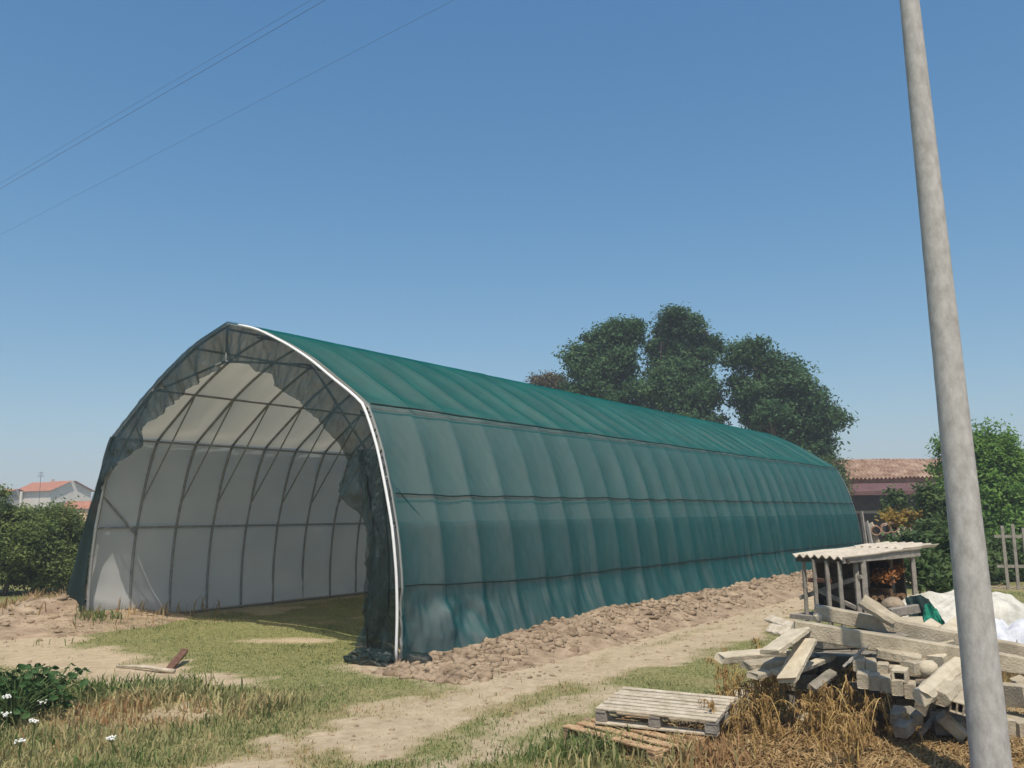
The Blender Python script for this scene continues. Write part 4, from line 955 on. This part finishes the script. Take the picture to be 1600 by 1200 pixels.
V, F = rough_bar(sp(.0, .03, rt), sp(.95, .03, rt), .04, .06, 0, .006, 8, .002); obj('eaves_beam', V, F, MT['wood_dark'], shed)
V, F = rough_bar(sp(.98, .05, .72), sp(.05, .2, 1.05), .03, .06, 0, .006, 8, .002); obj('rail', V, F, MT['wood_grey'], shed)
V, F = rough_bar(sp(.75, .03, .98), sp(.35, .03, 1.0), .03, .06, 0, .006, 8, .002); obj('rail', V, F, MT['rust'], shed)
V, F = rough_bar(sp(.7, .06, .86), sp(.05, .1, .66), .03, .06, 0, .006, 8, .002); obj('rail', V, F, MT['wood_grey'], shed)
V, F = bar(sp(.5, .0, floor_z-.05), sp(.5, 1.0, floor_z-.05), 1.1, .06); obj('floor_board', V, F, MT['wood_grey'], shed)
V, F = bar(sp(.98, .25, .95), sp(.98, 1.0, .95), .03, .80); obj('shade_board', V, F, MT['wood_dark'], shed)  # dark boards added to make the shed interior dark
V, F = bar(sp(.3, .97, .95), sp(.98, .97, .95), .03, .80); obj('shade_board', V, F, MT['wood_dark'], shed)  # second board added to darken the interior
for i in range(3):
    V, F = bar(sp(.25+.03*i, .30, floor_z+.1+.16*i), sp(.9, .30, floor_z+.1+.16*i), .02, .13); obj('partition_board', V, F, MT['wood_dark'], shed)
# firewood inside
FG = 'firewood logs stacked inside the shed'
r = np.random.default_rng(5); kk = 0
for row_ in range(5):
    for col_ in range(6):
        v = .42+col_*.085+r.normal(0, .008); zc = floor_z+.03+row_*.085
        if row_ > 3-abs(col_-3)*.3: continue
        a_ = sp(.22+r.normal(0, .03), v, zc); b_ = sp(.75, v+r.normal(0, .02), zc+r.normal(0, .01))
        V, F = tube([a_, (a_+b_)/2, b_], .042*r.uniform(.8, 1.1), 8); solo('firewood_log', V, F, MT['log'], a_, 'brown firewood log in the dark stack inside the shed', 'log', FG)
V, F = leaf_cloud([(*sp(.2, .62, 1.0), .16, .14, .08), (*sp(.2, .8, 1.08), .08, .08, .07)], 42, 7, .03, .04, 61)
solo('dead_leaves', V, F, MT['rust_leaf'], sp(.2, .65, 1.0), 'bundle of orange dead leaves stuffed under the shed roof', 'dead leaves', kind='stuff')

# ================================================================ TARP HEAP
def drape(c, rx, ry, h, seed, rot, name, m, label, cat, ridged=.10):
    n = 110; u = np.linspace(-1.15, 1.15, n); U, Vv = np.meshgrid(u, u, indexing='ij'); rr_ = np.sqrt(U**2+Vv**2)
    prof = np.clip(1-np.clip(rr_*(1+.25*(fbm(U*1.5+seed, Vv*1.5, seed+8, 2)-.5)), 0, 2)**4.0, 0, 1)**.7
    crease = np.abs(fbm(U*2.0+seed+fbm(Vv*2, U*2, seed+2)*1.2, Vv*2.6, seed, 4)-.5)*2.6
    hz = h*prof*(.74+.34*fbm(U*1.6, Vv*1.6, seed+3))*(1-.10*(U > 0)*U)+ridged*(crease-.3)*(prof > .02)*np.clip(prof*3, 0, 1)
    hz = hz+.22*ridged*(np.abs(fbm(U*5+seed, Vv*6+fbm(U*4, Vv*4, seed+1), seed+4, 3)-.5)*3-.5)*np.clip(prof*3, 0, 1)
    hz = np.where(rr_ > 1.06+.10*(fbm(np.arctan2(Vv, U)*1.5, U*0, seed+5)-.5), -.05, np.maximum(hz, .015))
    x_ = U*rx; y_ = Vv*ry; ca, sa = math.cos(rot), math.sin(rot)
    P = np.stack([c[0]+x_*ca-y_*sa, c[1]+x_*sa+y_*ca, hz+c[2]], -1).reshape(-1, 3)
    return solo(name, P, gridfaces(n, n), MT[m], c, label, cat, smooth=True)
g = at(1535, 985, 11.6)
drape((g[0]+.12, 12.3, 0), 1.30, .95, .80, 7, .15, 'tarp', 'tarp', 'crumpled cream tarp covering a heap right of the shed', 'tarp')
drape((g[0]-.35, 11.35, 0), .78, .5, .55, 12, .3, 'plastic_sheet', 'tarp_white', 'bluish white plastic sheet crumpled in front of the cream tarp', 'plastic sheet', .10)
drape((g[0]+.75, 11.25, 0), .85, .55, .52, 17, -.2, 'plastic_sheet', 'tarp_white', 'white plastic sheet right of the pole below the tarp', 'plastic sheet', .10)
def rag(c, wd, ht, seed, m, label):
    n1, n2 = 26, 30; U, Vv = np.meshgrid(np.linspace(-.5, .5, n1), np.linspace(0, 1, n2), indexing='ij')
    fold = (fbm(U*5+seed, Vv*1.5, seed, 3)-.5)*.32+(fbm(U*9, Vv*7, seed+2, 3)-.5)*.24
    wv = wd*(1-.35*Vv+.5*(fbm(Vv*3, Vv*0+seed, seed+4)-.5))
    x_ = U*wv+.10*(Vv-.5)*math.sin(seed); y_ = -ht*.35*(1-Vv)+fold*(.5+.5*(1-Vv)); z_ = np.maximum(ht*Vv*(1-.12*np.abs(U))+.06*(fbm(U*4, Vv*4, seed+6)-.5), .01)
    P = np.stack([c[0]+x_, c[1]+y_, z_], -1).reshape(-1, 3)
    return solo('net_scrap', P, gridfaces(n1, n2), MT[m], c, label, 'net scrap', smooth=True)
c = at(1462, 985, 10.5); rag((c[0], c[1], 0), .30, .80, 23, 'green_net', 'bright green scrap of netting in front of the tarp')
c = at(1440, 960, 11.2); rag((c[0], c[1], 0), .42, .86, 29, 'strap', 'dark bunched net between the shed post and the tarp')

# ================================================================ FENCE, LUMBER, PIPES at the back right
D = 21.5
f0 = at(1566, 828, D); fence = thing('paling_fence', (f0[0], f0[1], 0), 'grey wooden paling fence at the right edge', 'fence')
for i in range(12):
    x_ = f0[0]+i*.235; y_ = f0[1]-.03*i; tp = 1.52+.05*math.sin(i*2.1); V, F = rough_bar((x_, y_, 0), (x_+.02*math.sin(i), y_, tp), .08, .03, 0, .004, 5, .002, seed=i); obj('paling', V, F, MT['wood_grey'], fence)
for zc in (.55, 1.28): 
    V, F = bar((f0[0]-.2, f0[1]+.04, zc), (f0[0]+2.8, f0[1]-.3, zc-.05), .03, .07); obj('rail', V, F, MT['wood_grey'], fence)
for i, (a, m, lab) in enumerate((((1346, 800, 1356, 862), 'wood_grey', 'dark plank leaning by the tunnel end, nearest the net'), ((1354, 815, 1366, 862), 'plaster_grey', 'grey board leaning second from the tunnel end'), ((1358, 818, 1378, 864), 'wood_pale', 'pale wide board leaning third from the tunnel end'))):
    p0, p1 = at(a[0], a[1], 27+i*.2), at(a[2], a[3]+8, 26.5+i*.2); beam(p0, p1, .26 if i == 2 else .14, .04, lab, 1.2, m, 'leaning_board', 'boards leaning at the tunnel end', 'board')
for i, (a, b_) in enumerate(((1369, 829), (1385, 826), (1396, 824))):
    p = at(a, b_, 27); q = p+np.array([.6, 1.5, .0]); th = np.linspace(0, 2*math.pi, 17); R = frame(p, q); mb = MB()
    rin, rout = .12, .155; V = []
    for P_ in (p, q):
        for rad in (rout, rin): V += [P_+R[1]*rad*math.cos(t_)+R[2]*rad*math.sin(t_) for t_ in th[:-1]]
    F = []
    for k in range(16):
        k2 = (k+1) % 16
        F += [(k, k2, 32+k2, 32+k), (16+k2, 16+k, 48+k, 48+k2), (k2, k, 16+k, 16+k2), (32+k, 32+k2, 48+k2, 48+k)]
    solo('clay_pipe', V, F, MT['clay_pipe'], p, ('open clay pipe end nearest the leaning boards', 'middle one of the clay pipes by the leaning boards', 'rightmost clay pipe partly behind the shrub')[i], 'pipe', 'clay pipes by the tunnel end', smooth=False)
for i, (a, b_, D, w) in enumerate(((1385, 852, 26.8, 1.3), (1410, 840, 28, 1.2), (1405, 818, 28.5, .9))):
    c = at(a, b_, D); V, F = rough_bar((c[0]-w/2, c[1], c[2]/2), (c[0]+w/2, c[1], c[2]/2), .8, max(c[2], .3), 0, .05, 8, .03, seed=i); solo('rubble_heap', V, F, MT['fibre'], (c[0], c[1], 0), ('low stack of grey sheets under the clay pipes', 'stack of weathered sheets behind the clay pipes', 'small pale stack before the barn door')[i], 'stack')

# ================================================================ BROKEN PLANK ON THE GRASS
pp = gnd(235, 1043); bk = thing('broken_tool', pp, 'bent wooden shaft with a dark wedge lying on the bare earth', 'tool')
pth = [gnd(182, 1041, .03), gnd(205, 1041, .05), gnd(235, 1043, .06), gnd(255, 1047, .05), gnd(272, 1049, .04)]
V, F = tube(pth, [.012, .02, .025, .03, .03], 6); obj('shaft', V, F, MT['wood_pale'], bk, smooth=True)
a_, b_ = gnd(262, 1049, .02), gnd(288, 1036, .0); b_[2] = .17
V, F = rough_bar(a_, b_, .10, .04, .2, .008, 6, .004, seed=4); obj('wedge', V, F, MT['rust'], bk)

# ================================================================ WEEDS
# dry weeds: a few built, then copied
def dry_weed(seed, h, arch, nleaf, name='dry_weed'):
    r = np.random.default_rng(seed); t = thing(name, (0, 0, 0), 'withered yellow brown weed in front of the rubble pile', 'dry weed', 'withered weeds before the rubble pile')
    mb = MB(); LV, LF_ = [], []; n = 0
    for st in range(r.integers(3, 6)):
        a = r.uniform(0, 6.28); d = np.array([math.cos(a), math.sin(a), 0]); hh = h*r.uniform(.45, 1.1); tt = np.linspace(0, 1, 12)
        bend = arch*r.uniform(.5, 1.2)
        zc = hh*(np.sin(tt*(math.pi/2+bend*.9))/1.0); xx = hh*.45*bend*tt**2+.06*tt
        P = np.array([r.normal(0, .04), r.normal(0, .04), 0])+d*(xx*r.uniform(.5, 2.2))[:, None]+np.array([math.sin(a*3), math.cos(a*3), 0])*(np.sin(tt*r.uniform(3, 9))*r.uniform(.005, .03))[:, None]+np.array([0, 0, 1])*np.maximum(zc, .0)[:, None]
        mb.add(*tube(P, np.linspace(.0065, .002, 12), 5))
        for q in range(nleaf):
            k = r.integers(2, 12); p0 = P[k]; ll = r.uniform(.03, .10); aa = r.uniform(0, 6.28); e = np.array([math.cos(aa), math.sin(aa), 0])
            w_ = r.uniform(.003, .010); sd_ = np.cross(e, [0, 0, 1]); m_ = p0+e*ll*.35+np.array([0, 0, -.02*r.random()]); en = p0+e*ll*r.uniform(.3, .8)+np.array([0, 0, ll*r.normal(-.35, .45)])
            tw = r.normal(0, .3); sd2 = sd_*math.cos(tw)+e*math.sin(tw)
            LV += [p0, m_-sd_*w_, m_+sd_*w_, en-sd2*w_*.7, en+sd2*w_*.5, en-np.array([0, 0, .03])+e*.01]
            LF_ += [(n, n+1, n+2), (n+1, n+3, n+4), (n+1, n+4, n+2), (n+3, n+5, n+4)]; n += 6
    obj('stem', *mb.get(), MT['dry_stem'], t, smooth=True); obj('leaves', np.array(LV), LF_, MT['dry_leaf'], t)
    return t
protos = [dry_weed(300, .62, .25, 46), dry_weed(301, .52, .9, 34), dry_weed(302, .45, .5, 40), dry_weed(303, .38, 1.1, 26), dry_weed(304, .56, 1.3, 30)]
spots = []
r = np.random.default_rng(9)
for i in range(54):
    px_, py_ = (r.normal(1196, 32), r.uniform(1085, 1160)) if i < 20 else ((r.normal(1335, 36), r.uniform(1115, 1185)) if i < 46 else (r.uniform(1120, 1420), r.uniform(1150, 1230)))
    spots.append(gnd(px_, py_))
special = {0: 'tallest withered weed standing before the leaning slabs', 1: 'withered weed with an arched yellow stem before the end-on blocks', 2: 'withered weed at the left end, beside the tilted pallet', 3: 'withered weed on the right, drooping over the shaded soil'}
fix = {0: (1208, 1112, 0, 1.2), 1: (1322, 1122, 4, 1.15), 2: (1150, 1110, 2, .8), 3: (1400, 1165, 3, 1.0)}
used = set()
for i, g in enumerate(spots):
    k = int(r.integers(0, 5)); sc = r.uniform(.7, 1.15) if i < 20 else r.uniform(.58, .98); lab = 'withered yellow brown weed in the tangle before the rubble pile'
    if i in fix: g = gnd(fix[i][0], fix[i][1]); k = fix[i][2]; sc = fix[i][3]; lab = special[i]
    if k not in used:
        used.add(k); o = protos[k]; o.location = g; o.rotation_euler = (0, 0, r.uniform(0, 6.28)); o.scale = (sc,)*3; o['label'] = lab
    else: dup(protos[k], g, r.uniform(0, 6.28), sc, lab)
# broad leaved plants at the lower left
def broad(c, n, seed, label):
    r = np.random.default_rng(seed); t = thing('broad_leaf_plant', c, label, 'plant', 'broad leaved plants at the lower left'); mb = MB(); c = np.asarray(c, float)
    lm = None
    th = np.linspace(-2.6, 2.6, 9); LV = [(0, 0, 0)]+[(.5+.5*math.cos(a_)*(1+.08*math.cos(a_*5)), .46*math.sin(a_), .10*math.cos(2*a_)-.10*(.5+.5*math.cos(a_))**2) for a_ in th]; LFc = [(0, i, i+1) for i in range(1, 9)]+[(0, 9, 1)]
    lm = mesh('leaf', LV, LFc, MT['broad_leaf'], True)
    for i in range(n):
        a_ = r.uniform(0, 6.28); rad = r.uniform(.05, .48); hh = r.uniform(.18, .50)*(1-rad*.5); tip = np.array([math.cos(a_)*rad, math.sin(a_)*rad, hh])
        mb.add(*tube([c, c+tip*np.array([.5, .5, .7]), c+tip], .005, 4))
        o = bpy.data.objects.new('leaf', lm); COL.objects.link(o); o.parent = t; o.location = tip; o.rotation_euler = (r.normal(0, .4), r.uniform(.05, .6), a_+r.normal(0, .5)); k_ = r.uniform(.06, .12); o.scale = (k_, k_*r.uniform(.7, 1), k_)
    obj('stems', *mb.get(), MT['stem_green'], t)
for i, (a, b_, lab) in enumerate(((8, 1108, 'dark broad leaved plant at the left edge above the white flowers'), (45, 1104, 'dark broad leaved plant, second from the left edge'), (78, 1100, 'small broad leaved plant, rightmost of the dark clump'), (20, 1128, 'broad leaved plant in front of the dark clump'), (-30, 1115, 'broad leaved plant cut by the left edge of the photo'))):
    broad(gnd(a, b_+8), 75 if i != 2 else 40, 400+i, lab)
def flower(c, h, seed, label):
    r = np.random.default_rng(seed); t = thing('white_flower', c, label, 'wild flower', 'white wild flowers at the lower left'); c = np.asarray(c, float); mb = MB(); fb = MB()
    top = c+np.array([r.normal(0, .04), r.normal(0, .04), h]); mb.add(*tube([c, (c+top)/2+r.normal(0, .01, 3), top], .004, 4))
    for k in range(16):
        a_ = r.uniform(0, 6.28); q = r.random()**.5*.04; e = top+np.array([math.cos(a_)*q, math.sin(a_)*q, .03+.03*r.random()]); mb.add(*tube([top, e], .0015, 3))
        V, F = ico(1); fb.add(V*np.array([.009, .009, .008])+e, F.tolist())
    obj('stem', *mb.get(), MT['stem_green'], t); obj('flower_head', *fb.get(), MT['white_flower'], t)
for i, (a, b_, h, lab) in enumerate(((48, 1190, .28, 'largest white umbel flower at the lower left'), (12, 1150, .30, 'white umbel flower nearest the left edge'), (6, 1165, .22, 'low white umbel flower at the left edge'), (35, 1200, .18, 'white umbel flower near the bottom left corner'), (175, 1180, .10, 'lone small white flower in the grass right of the flower clump'), (60, 1130, .16, 'white flower at the foot of the broad leaved plants'))):
    flower(gnd(a, b_), h, 500+i, lab)

# ================================================================ GRASS
def blades(n, sampler, hfun, name, label, m, seed, width=.006, lean=.5, dryf=None):
    r = np.random.default_rng(seed); x_, y_ = sampler(r, n); dirt_, dry_ = ground_maps(x_, y_)
    keep = r.random(n) > np.clip(dirt_*1.25, 0, .985); x_, y_, dry_ = x_[keep], y_[keep], dry_[keep]; n = len(x_)
    h = hfun(x_, y_)*r.uniform(.5, 1.4, n); a_ = r.uniform(0, 6.28, n); l = r.normal(0, lean, (n, 2))
    d = np.stack([np.cos(a_), np.sin(a_), 0*a_], 1); wv = width*r.uniform(.6, 1.4, n)*np.clip(h/.07, .8, 1.5)
    base = np.stack([x_, y_, ground_z(x_, y_)+mound_h(x_, y_)-.005], 1)
    mid = base+np.stack([l[:, 0]*h*.35, l[:, 1]*h*.35, h*.6], 1); tip = base+np.stack([l[:, 0]*h, l[:, 1]*h, h*np.clip(1-.3*np.hypot(l[:, 0], l[:, 1]), .3, 1)], 1)
    V = np.stack([base-d*wv[:, None], base+d*wv[:, None], mid+d*wv[:, None]*.8, mid-d*wv[:, None]*.8, tip], 1).reshape(-1, 3)
    i = np.arange(n)*5; F = np.concatenate([np.stack([i, i+1, i+2], 1), np.stack([i, i+2, i+3], 1), np.stack([i+3, i+2, i+4], 1)])
    dv = np.clip(dry_+r.normal(0, .22, n), 0, 1) if dryf is None else dryf(r, n)
    solo(name, V, F, MT[m], (0, 0, 0), label, kind='stuff', attrs={'dry': np.repeat(dv, 5)})
def samp_all(r, n):
    d = 5.5*np.exp(r.random(n)*math.log(26/5.5)); x_ = r.uniform(-.78, .78, n)*d; return x_, d
def h_all(x_, y_):
    f = fbm(x_*.9, y_*.9, 81)
    tall = sstep(-1.2, -2.6, x_+1.5*(f-.5))*sstep(10.3, 9.3, y_+1.5*(f-.5))
    return .024+.026*sstep(.4, .75, f)+.022*tall*sstep(.35, .6, f+.1)
blades(270000, samp_all, lambda a, b_: h_all(a, b_)*(.8+.5*fbm(a*3, b_*3, 86)), 'grass', 'short worn yellow green grass over the yard', 'blade', 71, .0046)
def samp_left(r, n):
    return r.normal(-3.6, .9, n), r.uniform(7.0, 10.0, n)
blades(3000, samp_left, lambda a, b_: .05+.12*fbm(a*1.3, b_*1.3, 83)*sstep(-1.8, -3.4, a), 'tall_grass', 'taller reddish and green grass at the lower left', 'blade', 72, .006, .35)
def samp_tuft(r, n):
    c = np.array([gnd(*q)[:2] for q in ((205, 1095), (230, 1100), (255, 1090), (345, 1105), (395, 1110), (270, 1078), (160, 1080), (920, 1183), (1085, 1195), (60, 1010), (1080, 1185), (150, 978))]); k = r.integers(0, len(c), n)
    return c[k, 0]+r.normal(0, .22, n), c[k, 1]+r.normal(0, .22, n)
blades(7000, samp_tuft, lambda a, b_: .10+.12*fbm(a*3, b_*3, 85), 'grass_tufts', 'loose tufts of longer green grass along the track', 'blade', 73, .006, .4)
def samp_straw(r, n):
    x_ = r.uniform(.9, 5.2, n); y_ = r.uniform(5.8, 8.1, n); k = r.random(n) < .35; x_ = np.where(k, r.normal(2.6, .5, n), x_); return x_, y_
blades(24000, samp_straw, lambda a, b_: .06+.12*fbm(a*1.7, b_*1.7, 87)*sstep(.6, 2.2, a), 'dry_straw', 'matted dry straw under the withered weeds', 'straw', 74, .006, 1.5, lambda r, n: np.clip(r.normal(.45, .25, n), 0, 1))
def samp_bank(r, n):
    k = r.random(n) < .5; x_ = np.where(k, r.normal(-9.3, 1.1, n), r.uniform(4, 9.5, n)); y_ = np.where(k, r.normal(18.4, .9, n), r.uniform(8.6, 11.5, n)); return x_, y_
blades(9000, samp_bank, lambda a, b_: .12+.28*fbm(a*1.2, b_*1.2, 88), 'dry_grass', 'tall dry grass on the left heap and around the tarp', 'straw', 75, .008, .3, lambda r, n: np.clip(r.normal(.6, .25, n), 0, 1))

# ================================================================ HAZE
V, F = box((0, 100, 12), (700, 500, 26)); V[:, 2] = np.where(V[:, 2] > 0, 27, -1.2)
hm = bpy.data.materials.new('thin summer haze'); hm.use_nodes = True; N = hm.node_tree.nodes; N.remove(N['Principled BSDF'])
pv = N.new('ShaderNodeVolumePrincipled'); pv.inputs['Color'].default_value = (.80, .88, 1, 1); pv.inputs['Density'].default_value = .0016
hm.node_tree.links.new(pv.outputs[0], N['Material Output'].inputs['Volume'])
solo('haze', V, F, hm, (0, 0, 0), 'thin summer haze over the yard', kind='stuff')

for o in bpy.data.objects:
    if '_o' in o: del o['_o']
